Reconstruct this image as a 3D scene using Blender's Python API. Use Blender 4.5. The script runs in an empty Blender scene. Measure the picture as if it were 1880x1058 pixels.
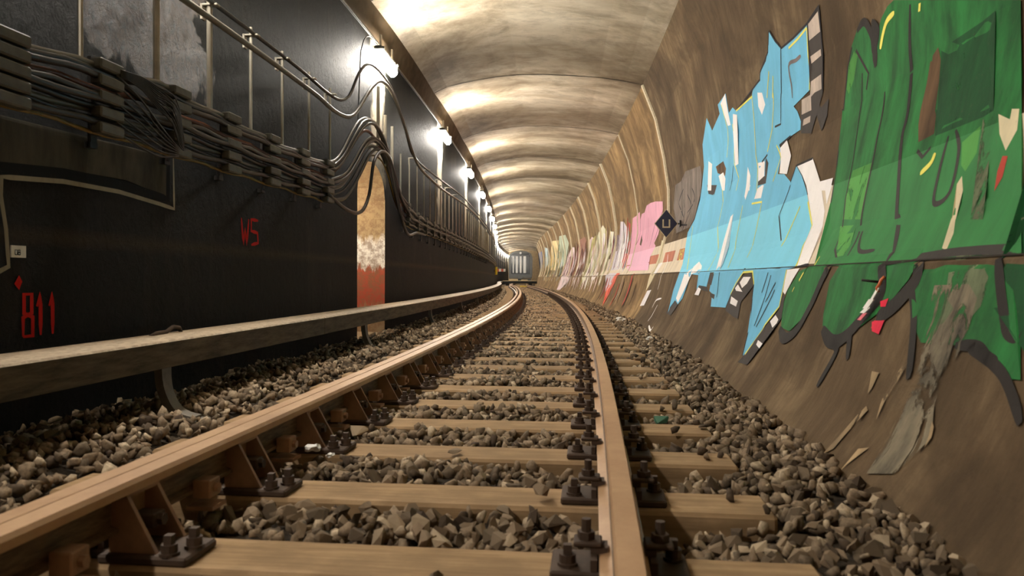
import bpy, bmesh, math, random, json
import numpy as np
from mathutils import Vector, Matrix
from mathutils.geometry import delaunay_2d_cdt
EXPOSURE = 2.35; LAMP = 60.0          # lamp diffuser emission
LAMPK = [-2,-1]+list(range(0,18))       # lamps every 5.2 m along the left wall; the first is an added foreground fill
SC = bpy.context.scene
C = SC.collection
R = random.Random(7)
# ------------------------------------------------------------------ camera, world, exposure
FPX = 1389.17; YAW = 0.12006; PITCH = 0.01337; ROLL = 0.00442; XC = 0.6848; ZC = 0.5875
fv = Vector((-math.sin(YAW)*math.cos(PITCH), math.cos(YAW)*math.cos(PITCH), -math.sin(PITCH)))
rv = Vector((math.cos(YAW), math.sin(YAW), 0)); uv_ = rv.cross(fv)
r2 = rv*math.cos(ROLL)+uv_*math.sin(ROLL); u2 = -rv*math.sin(ROLL)+uv_*math.cos(ROLL)
camd = bpy.data.cameras.new('camera'); cam = bpy.data.objects.new('camera', camd); C.objects.link(cam)
camd.sensor_width = 36; camd.lens = 36*FPX/1880; camd.clip_start = .05; camd.clip_end = 400
m = Matrix.Identity(4)
for i in range(3):
    m[i][0] = r2[i]; m[i][1] = u2[i]; m[i][2] = -fv[i]
m[0][3] = XC; m[2][3] = ZC
cam.matrix_world = m
camd.dof.use_dof = True; camd.dof.focus_distance = 9.0; camd.dof.aperture_fstop = 4.0
SC.camera = cam
w = bpy.data.worlds.new('World'); SC.world = w; w.use_nodes = True
w.node_tree.nodes['Background'].inputs[0].default_value = (.9,.8,.65,1); w.node_tree.nodes['Background'].inputs[1].default_value = .004
SC.view_settings.view_transform = 'Standard'; SC.view_settings.look = 'None'; SC.view_settings.gamma = 1
SC.view_settings.exposure = EXPOSURE
SC.view_settings.use_curve_mapping = False
SC.cycles.use_denoising = True
SC.cycles.max_bounces = 6; SC.cycles.diffuse_bounces = 4; SC.cycles.glossy_bounces = 3
SC.cycles.sample_clamp_indirect = 4.0
# ------------------------------------------------------------------ the curved line of the track
KN = [-16,-5,0,5,10,15,20,30,40,55,65,75,90,130]
TH = [-.0824,-.0258,0,.02575,.05094,.0701,.0904,.11144,.12474,.14506,.125,.10,.085,0]
G = np.linspace(-16,112,5121); Hh = np.interp(G,KN,TH); dg = G[1]-G[0]
GX = -np.concatenate([[0],np.cumsum(np.sin((Hh[1:]+Hh[:-1])/2)*dg)]); GY = np.concatenate([[0],np.cumsum(np.cos((Hh[1:]+Hh[:-1])/2)*dg)])
GX -= np.interp(0,G,GX); GY -= np.interp(0,G,GY)
def WA(u,l,z):
    u = np.asarray(u,float); h = np.interp(u,G,Hh)
    return np.stack([np.interp(u,G,GX)+l*np.cos(h), np.interp(u,G,GY)+l*np.sin(h), z+0*u],-1)
def W(u,l,z): return Vector([float(v) for v in WA(u,l,z)])
def heading(u): return float(np.interp(u,G,Hh))
def frame(u,l,z): return Matrix.Translation(W(u,l,z)) @ Matrix.Rotation(heading(u),4,'Z')   # local x = across, y = along
# ------------------------------------------------------------------ materials
def hexc(r,g,b):
    f = lambda c: (c/255/12.92 if c/255<=.04045 else ((c/255+.055)/1.055)**2.4)
    return (f(r),f(g),f(b),1)
class NT:
    def __init__(s,name):
        s.m = bpy.data.materials.new(name); s.m.use_nodes = True; s.t = s.m.node_tree; s.b = s.t.nodes['Principled BSDF']
    def n(s,typ,**k):
        o = s.t.nodes.new(typ)
        for a,v in k.items():
            if a.startswith('i_'): o.inputs[a[2:].replace('_',' ')].default_value = v
            elif a.startswith('n') and a[1:].isdigit(): o.inputs[int(a[1:])].default_value = v
            else: setattr(o,a,v)
        return o
    def l(s,a,b): s.t.links.new(a,b)
    def mapping(s,src='UV',scale=(1,1,1)):
        tc = s.n('ShaderNodeTexCoord'); mp = s.n('ShaderNodeMapping'); mp.inputs['Scale'].default_value = scale
        s.l(tc.outputs[src],mp.inputs['Vector']); return mp.outputs[0]
    def noise(s,vec,scale=5,detail=4,rough=.6,dist=0):
        o = s.n('ShaderNodeTexNoise'); o.inputs['Scale'].default_value = scale; o.inputs['Detail'].default_value = detail
        o.inputs['Roughness'].default_value = rough; o.inputs['Distortion'].default_value = dist; s.l(vec,o.inputs['Vector']); return o.outputs[0]
    def ramp(s,fac,stops):
        o = s.n('ShaderNodeValToRGB'); cr = o.color_ramp
        while len(cr.elements)<len(stops): cr.elements.new(.5)
        for e,(p,c) in zip(cr.elements,stops): e.position = p; e.color = c if len(c)==4 else (*c,1)
        s.l(fac,o.inputs[0]); return o.outputs[0]
    def mix(s,fac,a,b,mode='MIX'):
        o = s.n('ShaderNodeMix'); o.data_type = 'RGBA'; o.blend_type = mode
        for src,i in ((fac,0),(a,6),(b,7)):
            if hasattr(src,'is_output') or hasattr(src,'links'): s.l(src,o.inputs[i])
            else: o.inputs[i].default_value = src
        return o.outputs[2]
    def bump(s,h,strength=.3,dist=.01):
        o = s.n('ShaderNodeBump'); o.inputs['Strength'].default_value = strength; o.inputs['Distance'].default_value = dist
        s.l(h,o.inputs['Height']); s.l(o.outputs[0],s.b.inputs['Normal'])
    def done(s,col,rough=.8,metal=0,spec=None):
        if hasattr(col,'is_output'): s.l(col,s.b.inputs['Base Color'])
        else: s.b.inputs['Base Color'].default_value = col
        if hasattr(rough,'is_output'): s.l(rough,s.b.inputs['Roughness'])
        else: s.b.inputs['Roughness'].default_value = rough
        s.b.inputs['Metallic'].default_value = metal
        if spec is not None: s.b.inputs['Specular IOR Level'].default_value = spec
        return s.m
BW = lambda v: (v,v,v,1)
def mat_simple(name,c,rough=.7,metal=0,var=.25,scale=20,bump=.15,spec=None):
    k = NT(name); v = k.mapping('Object'); nz = k.noise(v,scale,5)
    col = k.mix(k.ramp(nz,[(.3,BW(0)),(.7,BW(1))]), tuple(x*(1-var) for x in c[:3])+(1,), tuple(min(1,x*(1+var)) for x in c[:3])+(1,))
    if bump: k.bump(nz,bump,.004)
    return k.done(col,rough,metal,spec)
def mat_ceiling():
    k = NT('soot stained vault concrete')
    band = k.noise(k.mapping('UV',(.8,.6,1)),1.0,7,.62,.4)
    fine = k.noise(k.mapping('UV',(2.6,2.2,1)),1.0,8,.72,.35)
    spk = k.noise(k.mapping('UV',(12,12,1)),1.0,7,.75)
    a = k.ramp(band,[(.36,hexc(146,130,108)),(.5,hexc(190,175,150)),(.64,hexc(222,210,188))])
    b = k.mix(k.ramp(fine,[(.34,BW(.5)),(.54,BW(0))]),a,hexc(120,104,84))
    c = k.mix(k.ramp(spk,[(.60,BW(0)),(.74,BW(.45))]),b,hexc(84,72,56))
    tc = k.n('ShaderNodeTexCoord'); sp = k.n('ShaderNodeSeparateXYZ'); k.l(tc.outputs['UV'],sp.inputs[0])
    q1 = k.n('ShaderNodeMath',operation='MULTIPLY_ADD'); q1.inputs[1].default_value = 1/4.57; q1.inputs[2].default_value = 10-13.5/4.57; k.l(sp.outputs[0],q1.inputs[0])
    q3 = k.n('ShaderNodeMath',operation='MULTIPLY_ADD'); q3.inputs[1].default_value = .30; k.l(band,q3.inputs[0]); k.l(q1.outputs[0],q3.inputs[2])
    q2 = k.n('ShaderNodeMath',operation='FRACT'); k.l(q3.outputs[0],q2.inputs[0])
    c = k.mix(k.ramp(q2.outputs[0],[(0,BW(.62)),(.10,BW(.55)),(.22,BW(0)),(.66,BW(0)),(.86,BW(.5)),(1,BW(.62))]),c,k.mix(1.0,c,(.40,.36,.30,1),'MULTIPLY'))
    k.bump(k.mix(.5,fine,spk),.35,.02)
    return k.done(c,.8,0,.2)
def mat_rwall():
    k = NT('brown streaked tunnel wall concrete')
    st = k.noise(k.mapping('UV',(1.3,.6,1)),1.0,8,.66,.5)
    st2 = k.noise(k.mapping('UV',(9,1.1,1)),1.0,8,.72,.25)
    blot = k.noise(k.mapping('UV',(1,1.2,1)),1.1,6,.62,.8)
    spk = k.noise(k.mapping('UV',(26,26,1)),1.0,5,.7)
    a = k.ramp(st,[(.34,hexc(84,67,49)),(.5,hexc(110,90,66)),(.66,hexc(140,118,89))])
    b = k.mix(k.ramp(st2,[(.34,BW(.5)),(.56,BW(0))]),a,hexc(72,57,41))
    b = k.mix(k.ramp(st2,[(.64,BW(0)),(.76,BW(.6))]),b,hexc(190,170,136))
    d = k.mix(k.ramp(blot,[(.40,BW(.6)),(.58,BW(0))]),b,hexc(68,54,38))
    d = k.mix(k.ramp(spk,[(.6,BW(0)),(.8,BW(.4))]),d,hexc(60,48,36))
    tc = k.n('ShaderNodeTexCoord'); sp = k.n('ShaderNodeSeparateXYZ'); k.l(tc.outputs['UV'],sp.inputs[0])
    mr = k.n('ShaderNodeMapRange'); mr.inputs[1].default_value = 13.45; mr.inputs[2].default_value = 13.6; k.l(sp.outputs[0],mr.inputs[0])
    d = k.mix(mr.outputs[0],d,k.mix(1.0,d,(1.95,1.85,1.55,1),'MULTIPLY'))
    k.bump(k.mix(.5,st2,spk),.4,.02)
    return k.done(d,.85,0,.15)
def mat_lwall():
    k = NT('black sooty plaster wall')
    st = k.noise(k.mapping('UV',(2.6,.4,1)),1.0,6,.65,.3)
    rgh = k.noise(k.mapping('UV',(13,13,1)),1.0,9,.78,.6)
    edge = k.noise(k.mapping('UV',(2.5,2.5,1)),1.0,5,.6,.5)
    tc = k.n('ShaderNodeTexCoord'); sp = k.n('ShaderNodeSeparateXYZ'); k.l(tc.outputs['UV'],sp.inputs[0])
    def M2(op,a,b):
        o = k.n('ShaderNodeMath',operation=op)
        for x,i in ((a,0),(b,1)):
            if hasattr(x,'is_output'): k.l(x,o.inputs[i])
            else: o.inputs[i].default_value = x
        return o.outputs[0]
    U_,Z_ = sp.outputs[0],sp.outputs[1]
    a = k.ramp(st,[(.35,hexc(9,11,8)),(.55,hexc(17,18,13)),(.72,hexc(40,34,26))])
    # brown rough plaster patch between the conduits above the near rack
    du = M2('SUBTRACT',1.0,M2('MULTIPLY',M2('ABSOLUTE',M2('SUBTRACT',U_,4.45),0.0),1.25)); ez = M2('SUBTRACT',1.0,M2('MULTIPLY',M2('ABSOLUTE',M2('SUBTRACT',Z_,2.25),0.0),1.6))
    pm = M2('ADD',M2('MINIMUM',du,ez),M2('MULTIPLY',M2('SUBTRACT',edge,.5),1.6))
    patr = k.ramp(pm,[(.20,BW(0)),(.28,BW(1))])
    b = k.mix(patr,a,k.ramp(rgh,[(.35,hexc(30,22,15)),(.6,hexc(84,64,44))]))
    # lamp glow painted into the wall colour as pale strips behind each lamp
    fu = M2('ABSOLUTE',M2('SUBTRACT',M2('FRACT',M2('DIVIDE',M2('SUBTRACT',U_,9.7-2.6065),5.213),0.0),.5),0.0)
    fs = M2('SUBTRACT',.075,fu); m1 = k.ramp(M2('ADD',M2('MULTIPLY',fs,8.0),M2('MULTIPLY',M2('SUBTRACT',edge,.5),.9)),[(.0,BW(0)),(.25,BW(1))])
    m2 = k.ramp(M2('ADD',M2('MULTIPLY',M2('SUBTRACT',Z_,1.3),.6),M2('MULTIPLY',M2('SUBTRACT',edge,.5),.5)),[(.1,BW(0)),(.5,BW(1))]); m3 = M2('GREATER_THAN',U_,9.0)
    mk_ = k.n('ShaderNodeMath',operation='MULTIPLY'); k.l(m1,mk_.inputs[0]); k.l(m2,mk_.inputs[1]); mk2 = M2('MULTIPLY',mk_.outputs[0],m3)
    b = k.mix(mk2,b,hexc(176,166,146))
    # faint ochre line along the lower wall
    lz = k.ramp(M2('ABSOLUTE',M2('SUBTRACT',Z_,.78),0.0),[(.0,BW(.5)),(.06,BW(0))]); b = k.mix(lz,b,hexc(70,56,34))
    hgt = k.mix(patr,k.ramp(rgh,[(.3,BW(.45)),(.7,BW(.55))]),rgh)
    k.bump(hgt,1.0,.09)
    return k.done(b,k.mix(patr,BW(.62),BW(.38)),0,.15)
def mat_floor():
    k = NT('dusty ballast bed'); n = k.noise(k.mapping('Object',(1,1,1)),18,8,.7)
    k.bump(n,.9,.05); return k.done(k.ramp(n,[(.3,hexc(38,30,22)),(.7,hexc(96,80,60))]),.95)
def mat_stone(name='crushed stone',lo=(76,62,50),mid=(152,131,107),hi=(208,186,156)):
    k = NT(name); g = k.n('ShaderNodeNewGeometry'); oi = k.n('ShaderNodeObjectInfo')
    add = k.n('ShaderNodeMath',operation='ADD'); k.l(g.outputs['Random Per Island'],add.inputs[0]); k.l(oi.outputs['Random'],add.inputs[1])
    fr = k.n('ShaderNodeMath',operation='FRACT'); k.l(add.outputs[0],fr.inputs[0])
    c = k.ramp(fr.outputs[0],[(0,hexc(*lo)),(.25,hexc(122,106,87)),(.5,hexc(*mid)),(.75,hexc(144,122,98)),(1,hexc(*hi))])
    n = k.noise(k.mapping('Object'),60,5,.7)
    c2 = k.mix(k.ramp(n,[(.35,BW(.5)),(.6,BW(0))]),c,hexc(58,48,38))
    k.bump(n,.35,.004); return k.done(c2,.95,0,.2)
def mat_wood():
    k = NT('dust covered sleeper timber'); v = k.mapping('Object',(1.2,18,18)); n = k.noise(v,1.5,6,.65,.4)
    n2 = k.noise(k.mapping('Object',(3,3,3)),2,5,.6); oi = k.n('ShaderNodeObjectInfo')
    a = k.ramp(n,[(.3,hexc(138,111,80)),(.5,hexc(166,136,101)),(.7,hexc(188,157,120))])
    b = k.mix(k.ramp(n2,[(.4,BW(.45)),(.6,BW(0))]),a,hexc(122,99,73))
    b = k.mix(k.ramp(oi.outputs['Random'],[(0,BW(0)),(1,BW(.35))]),b,hexc(140,115,86))
    k.bump(n,.4,.006); return k.done(b,.92,0,.2)
def mat_rail():
    k = NT('rust brown rail steel with pale dust'); v = k.mapping('Object',(2,2,14)); n = k.noise(v,6,6,.7)
    k.bump(n,.15,.003); return k.done(k.ramp(n,[(.35,hexc(88,64,44)),(.6,hexc(128,98,70))]),.72)
def mat_railtop():
    k = NT('dull brown running surface'); n = k.noise(k.mapping('Object'),2.5,8,.75)
    k.bump(n,.05,.002); return k.done(k.ramp(n,[(.35,hexc(170,132,96)),(.65,hexc(196,158,118))]),.48,.15)
def mat_cover():
    k = NT('weathered third rail cover board'); n = k.noise(k.mapping('Object',(8,1.2,8)),3,6,.7)
    k.bump(n,.25,.004); return k.done(k.ramp(n,[(.35,hexc(64,55,43)),(.65,hexc(108,94,75))]),.7,0,.25)
def mat_covertop():
    k = NT('pale worn cover top'); n = k.noise(k.mapping('Object',(8,4,8)),4,7,.75)
    k.bump(n,.25,.004); return k.done(k.ramp(n,[(.35,hexc(140,120,96)),(.65,hexc(196,176,148))]),.6)
def mat_paint(name,c,rough=.55,lightband=False,var=.12,worn=0):
    k = NT(name); n = k.noise(k.mapping('UV',(5,1.6,1)),1,6,.65,.3); f = k.noise(k.mapping('UV',(40,40,1)),1,4,.7)
    a = k.mix(k.ramp(n,[(.35,BW(0)),(.65,BW(1))]),tuple(x*(1-var*1.6) for x in c[:3])+(1,),tuple(min(1,x*(1+var)) for x in c[:3])+(1,))
    if lightband:
        uvn = k.n('ShaderNodeUVMap'); sp = k.n('ShaderNodeSeparateXYZ'); k.l(uvn.outputs[0],sp.inputs[0])
        g1 = k.n('ShaderNodeMath',operation='LESS_THAN'); g1.inputs[1].default_value = 1.19; k.l(sp.outputs[1],g1.inputs[0])
        g2 = k.n('ShaderNodeMath',operation='GREATER_THAN'); g2.inputs[1].default_value = .67; k.l(sp.outputs[1],g2.inputs[0])
        mm = k.n('ShaderNodeMath',operation='MULTIPLY'); k.l(g1.outputs[0],mm.inputs[0]); k.l(g2.outputs[0],mm.inputs[1])
        m3 = k.n('ShaderNodeMath',operation='MULTIPLY'); k.l(mm.outputs[0],m3.inputs[0]); m3.inputs[1].default_value = .5
        a = k.mix(m3.outputs[0],a,tuple(min(1,x*1.5+.04) for x in c[:3])+(1,))
    a = k.mix(k.ramp(f,[(.62,BW(0)),(.72,BW(.35))]),a,hexc(90,74,56))
    if worn:
        e_ = k.noise(k.mapping('UV',(7,3.5,1)),1,7,.7,.8); k.l(k.ramp(e_,[(worn-.03,BW(0)),(worn+.03,BW(1))]),k.b.inputs['Alpha'])
    k.bump(k.mix(.5,n,f),.25,.006); return k.done(a,max(.7,rough),0,.15)
def mat_niche():
    k = NT('limewashed passage concrete with red base')
    uvn = k.n('ShaderNodeTexCoord'); sp = k.n('ShaderNodeSeparateXYZ'); k.l(uvn.outputs['Object'],sp.inputs[0])
    st = k.noise(k.mapping('Object',(9,9,1.2)),2.0,7,.7,.4)
    ad = k.n('ShaderNodeMath',operation='MULTIPLY_ADD'); ad.inputs[1].default_value = .5; k.l(st,ad.inputs[0]); k.l(sp.outputs[2],ad.inputs[2])
    dv = k.n('ShaderNodeMath',operation='MULTIPLY'); dv.inputs[1].default_value = .4; k.l(ad.outputs[0],dv.inputs[0])
    base = k.ramp(dv.outputs[0],[(.0,hexc(150,132,100)),(.16,hexc(150,120,90)),(.2,hexc(168,70,48)),(.385,hexc(180,88,60)),(.40,hexc(236,232,220)),(.52,hexc(240,236,224)),(.56,hexc(176,150,108)),(1,hexc(150,124,84))])
    n = k.noise(k.mapping('Object',(1,1,1)),12,7,.75)
    c = k.mix(k.ramp(n,[(.42,BW(.7)),(.56,BW(0))]),base,hexc(128,96,66))
    k.bump(n,.5,.01); return k.done(c,.85)
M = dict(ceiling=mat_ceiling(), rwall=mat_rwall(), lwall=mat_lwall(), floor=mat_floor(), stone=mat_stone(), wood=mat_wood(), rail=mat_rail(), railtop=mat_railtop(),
    cover=mat_cover(), covertop=mat_covertop(), niche=mat_niche(),
    iron=mat_simple('rusty fastening iron',hexc(74,56,42),.7,.2), bracket=mat_simple('brown painted bracket steel',hexc(164,126,96),.6,.1,.3,9),
    darkiron=mat_simple('dark steel',hexc(44,40,36),.5,.4), cable=mat_simple('black rubber cable',hexc(34,32,29),.38,0,.2,20,.05), browncable=mat_simple('brown sheathed cable',hexc(110,60,30),.45,0,.2,20,.05),
    yellowcable=mat_simple('dull yellow cable',hexc(120,98,40),.5), greycable=mat_simple('grey sheathed cable',hexc(110,104,94),.42,0,.15,20,.05),
    clamp=mat_simple('grey plastic cable clamp',hexc(84,82,73),.5), rod=mat_simple('galvanised conduit',hexc(176,168,152),.35,.55,.2,8),
    neck=mat_simple('grey cast bracket',hexc(112,104,92),.6), white=mat_simple('white enamel',hexc(226,222,212),.5,0,.08), litter=mat_simple('white crumpled paper',hexc(232,228,222),.8,0,.05),
    signblue=mat_simple('dark blue sign enamel',hexc(42,42,62),.6,0,.1), signborder=mat_simple('buff sign border',hexc(196,178,146),.6,0,.1),
    haunch=mat_simple('shadow painted haunch concrete',hexc(92,78,60),.9,0,.3,4,.3,.1), seam=mat_simple('dark joint',hexc(42,34,26),.95), rib=mat_simple('pale sealed joint mortar',hexc(214,200,168),.7,0,.15,30,.4),  # haunch: lamp housing shadow painted in as a darker concrete colour
    train=mat_simple('grey vehicle paint',hexc(104,106,104),.4,.2,.1,3), traindark=mat_simple('dark vehicle glass',hexc(34,36,38),.15,0,.1), trainlight=mat_simple('pale door panel',hexc(236,236,230),.4,0,.06),
    yellow=mat_simple('yellow sign enamel',hexc(222,190,50),.5), redwhite=mat_simple('red barrier board',hexc(200,88,60),.5), timber=mat_simple('pale plank',hexc(206,186,146),.8), darktimber=mat_simple('dark beam timber',hexc(20,18,16),.8),
    orange=mat_simple('orange cord',hexc(214,110,60),.5), pinktape=mat_simple('pink tape',hexc(224,90,104),.6), greenstone=mat_simple('green tinted stone',hexc(74,116,92),.8), passage=mat_simple('passage concrete',hexc(150,132,104),.9,0,.2,4))
lm = NT('lit lamp diffuser'); lm.b.inputs['Emission Color'].default_value = (1,.94,.84,1); lm.b.inputs['Emission Strength'].default_value = LAMP; M['lamp'] = lm.done((.9,.9,.88,1),.4)
# ------------------------------------------------------------------ mesh helpers
def mesh(name,V,F,mats,uv=None,mi=None,smooth=False):
    me = bpy.data.meshes.new(name); me.from_pydata([tuple(v) for v in V],[],[tuple(f) for f in F])
    for x in (mats if isinstance(mats,(list,tuple)) else [mats]): me.materials.append(x)
    if uv is not None:
        ul = me.uv_layers.new(name='uv'); idx = np.zeros(len(me.loops),int); me.loops.foreach_get('vertex_index',idx)
        ul.data.foreach_set('uv',np.asarray(uv,float)[idx].ravel())
    if mi is not None: me.polygons.foreach_set('material_index',mi)
    if smooth: me.polygons.foreach_set('use_smooth',[True]*len(me.polygons))
    me.update(); return me
def link(name,data,parent=None,label=None,cat=None,group=None,kind=None,mw=None):
    o = bpy.data.objects.new(name,data); C.objects.link(o)
    if mw is not None: o.matrix_world = mw
    if parent is not None:
        o.parent = parent
        o.matrix_parent_inverse = MWI.get(parent.name) or parent.matrix_world.inverted()
    if label: o['label'] = label
    if cat: o['category'] = cat
    if group: o['group'] = group
    if kind: o['kind'] = kind
    return o
MWI = {}
def empty(name,mw,label,cat,group=None):
    o = bpy.data.objects.new(name,None); C.objects.link(o); o.empty_display_size = .05; o.matrix_world = mw
    MWI[o.name] = mw.inverted(); o['label'] = label; o['category'] = cat
    if group: o['group'] = group
    return o
def reg(o,mw): MWI[o.name] = mw.inverted(); return o
class B:      # box / prism / cylinder collector in local coordinates
    def __init__(s): s.V = []; s.F = []; s.MI = []
    def add(s,V,F,mi=0):
        n = len(s.V); s.V += [tuple(v) for v in V]; s.F += [tuple(i+n for i in f) for f in F]; s.MI += [mi]*len(F); return s
    def box(s,x0,x1,y0,y1,z0,z1,b=0,mi=0):
        if b:
            bm = bmesh.new(); bmesh.ops.create_cube(bm,size=1)
            for v in bm.verts: v.co = Vector(((x0+x1)/2+v.co.x*(x1-x0),(y0+y1)/2+v.co.y*(y1-y0),(z0+z1)/2+v.co.z*(z1-z0)))
            bmesh.ops.bevel(bm,geom=bm.edges[:],offset=b,segments=1,affect='EDGES'); bm.verts.index_update()
            s.add([v.co[:] for v in bm.verts],[[v.index for v in f.verts] for f in bm.faces],mi); bm.free(); return s
        V = [(x,y,z) for x in (x0,x1) for y in (y0,y1) for z in (z0,z1)]
        return s.add(V,[(0,1,3,2),(4,6,7,5),(0,4,5,1),(2,3,7,6),(0,2,6,4),(1,5,7,3)],mi)
    def cyl(s,p,q,r,n=10,r2=None,mi=0):
        p = Vector(p); q = Vector(q); d = (q-p).normalized(); a = d.orthogonal().normalized(); b = d.cross(a); r2 = r if r2 is None else r2
        V = [p+(a*math.cos(t)+b*math.sin(t))*r for t in [2*math.pi*i/n for i in range(n)]]+[q+(a*math.cos(t)+b*math.sin(t))*r2 for t in [2*math.pi*i/n for i in range(n)]]
        return s.add(V,[(i,(i+1)%n,n+(i+1)%n,n+i) for i in range(n)]+[tuple(range(n-1,-1,-1)),tuple(range(n,2*n))],mi)
    def prism(s,prof,y0,y1,axis='y',mi=0):   # prof in (x,z), extruded along y ; or (y,z) along x
        n = len(prof); f = (lambda a,z,t:(a,t,z)) if axis=='y' else (lambda a,z,t:(t,a,z))
        V = [f(a,z,y0) for a,z in prof]+[f(a,z,y1) for a,z in prof]
        return s.add(V,[(i,(i+1)%n,n+(i+1)%n,n+i) for i in range(n)]+[tuple(range(n-1,-1,-1)),tuple(range(n,2*n))],mi)
    def me(s,name,mats,smooth=False):
        me = mesh(name,s.V,s.F,mats,mi=s.MI,smooth=smooth); bm = bmesh.new(); bm.from_mesh(me); bmesh.ops.recalc_face_normals(bm,faces=bm.faces); bm.to_mesh(me); bm.free(); return me
def sweep(name,prof,us,mats,closed=True,mis=None,caps=True,smooth=False):   # profile (l,z) swept along the line
    us = np.asarray(us,float); n = len(prof); V = []
    for (l,z) in prof: V.append(WA(us,l,z))
    V = np.stack(V,1).reshape(-1,3); F = []; MI = []
    m_ = n if closed else n-1
    for i in range(len(us)-1):
        for j in range(m_):
            k = (j+1)%n; F.append((i*n+j,i*n+k,(i+1)*n+k,(i+1)*n+j)); MI.append(mis[j] if mis else 0)
    if closed and caps: F += [tuple(range(n-1,-1,-1)),tuple((len(us)-1)*n+j for j in range(n))]; MI += [0,0]
    cs = np.concatenate([[0],np.cumsum(np.hypot(*np.diff(np.array(prof),axis=0).T))]); uv = [(u,c) for u in us for c in cs]
    me = mesh(name,V,F,mats,uv=uv,mi=MI,smooth=smooth); 
    if closed:
        bm = bmesh.new(); bm.from_mesh(me); bmesh.ops.recalc_face_normals(bm,faces=bm.faces); bm.to_mesh(me); bm.free()
    return me
def tube(P,r,n=8):
    P = [Vector(p) for p in P]; V = []; F = []; up = None
    for i,p in enumerate(P):
        d = (P[min(i+1,len(P)-1)]-P[max(i-1,0)]).normalized()
        if up is None: up = d.orthogonal().normalized()
        up = (up-d*up.dot(d)).normalized(); b = d.cross(up)
        V += [p+(up*math.cos(2*math.pi*k/n)+b*math.sin(2*math.pi*k/n))*r for k in range(n)]
    for i in range(len(P)-1): F += [(i*n+k,i*n+(k+1)%n,(i+1)*n+(k+1)%n,(i+1)*n+k) for k in range(n)]
    F += [tuple(range(n-1,-1,-1)),tuple((len(P)-1)*n+k for k in range(n))]
    return V,F
def cable(name,pts,r,mat,label=None,cat='cable',group=None,parent=None,n=8):   # pts: (u,l,z)
    V,F = tube([W(*p) for p in pts],r,n); return link(name,mesh(name,V,F,mat,smooth=True),parent,label,cat,group)
def smoothpts(pts,step=.12):
    pts = np.array(pts,float); out = []
    for i in range(len(pts)-1):
        p0 = pts[max(i-1,0)]; p1 = pts[i]; p2 = pts[i+1]; p3 = pts[min(i+2,len(pts)-1)]
        n = max(2,int(np.linalg.norm(p2-p1)/step)) if p2[0]<20 else max(2,int((p2[0]-p1[0])/1.0))
        for k in range(n):
            t = k/n
            m1 = (p2-p0)/max(1e-6,(p2[0]-p0[0]))*(p2[0]-p1[0]); m2 = (p3-p1)/max(1e-6,(p3[0]-p1[0]))*(p2[0]-p1[0])
            out.append((2*t**3-3*t**2+1)*p1+(t**3-2*t**2+t)*m1+(-2*t**3+3*t**2)*p2+(t**3-t**2)*m2)
    out.append(pts[-1]); return out
# ------------------------------------------------------------------ setting: walls, vault, floor
UEND = 100.; U0 = -14.
US = np.unique(np.round(np.concatenate([np.arange(U0,24,.2),np.arange(24,UEND+.1,.5)]),4))
RP = [(-.5,1.45),(-.19,1.66),(.0,1.785),(.225,1.885),(.45,1.955),(.655,2.0),(.68,2.03),(.87,2.13),(1.29,2.235),(1.66,2.30),(2.15,2.295),(2.72,2.21),(3.4,2.06),(4.02,1.815)]
RZ = np.array([p[0] for p in RP]); RL = np.array([p[1] for p in RP])
def rl(z): return np.interp(z,RZ,RL)
zs = np.unique(np.concatenate([np.arange(-.5,4.02,.09),RZ]))
lo = [(float(rl(z)),float(z)) for z in zs if z<=.655]; hi = [(float(rl(z)),float(z)) for z in zs if z>=.68]
prof = lo+hi
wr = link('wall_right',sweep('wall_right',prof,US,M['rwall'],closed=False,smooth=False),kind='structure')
# the vault: each lining bay bulges a little between its joints
CPF = [(-2.0,3.62),(-1.9,3.93),(-1.67,4.05),(-1.4,4.12),(-1.1,4.18),(-.75,4.235),(-.4,4.265),(.08,4.265),(.55,4.235),(1.05,4.19),(1.5,4.11),(1.83,4.015)]
J0 = 13.5; JB = 4.57
UC = np.unique(np.round(np.concatenate([np.arange(U0,40,.22),np.arange(40,UEND+.1,.5),[J0+JB*k+d for k in range(-5,19) for d in (-.03,0,.03)]]),4))
V = []; uvs = []
for u in UC:
    t = ((u-J0)/JB)%1.0; bl = .07*math.sin(math.pi*t)**.8
    for j,(l,z) in enumerate(CPF):
        wgt = math.sin(math.pi*j/(len(CPF)-1))**.5 if 0<j<len(CPF)-1 else 0
        V.append(W(u,l,z+bl*wgt-.05*wgt)); uvs.append((u,j*.35))
n = len(CPF); F = [(i*n+j,(i+1)*n+j,(i+1)*n+j+1,i*n+j+1) for i in range(len(UC)-1) for j in range(n-1)]
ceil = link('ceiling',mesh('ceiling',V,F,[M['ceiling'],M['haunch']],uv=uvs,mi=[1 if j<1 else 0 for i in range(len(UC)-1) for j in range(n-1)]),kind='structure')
for k in range(-1,12):   # dark open joints between the lining bays
    uj = J0+JB*k; V = []; nn = len(CPF)
    for j,(l,z) in enumerate(CPF):
        wg = math.sin(math.pi*j/(nn-1))**.5 if 0<j<nn-1 else 0; hw = .006+.012*abs(math.sin(j*1.7+k))
        for d in (-hw,hw): V.append(W(uj+d,l,z-.05*wg-.006+.07*math.sin(math.pi*min(1,hw/JB))**.8*wg))
    link('ceiling_joint',mesh('ceiling_joint',V,[(2*j,2*j+2,2*j+3,2*j+1) for j in range(1,nn-1)],M['seam']),ceil)
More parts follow.
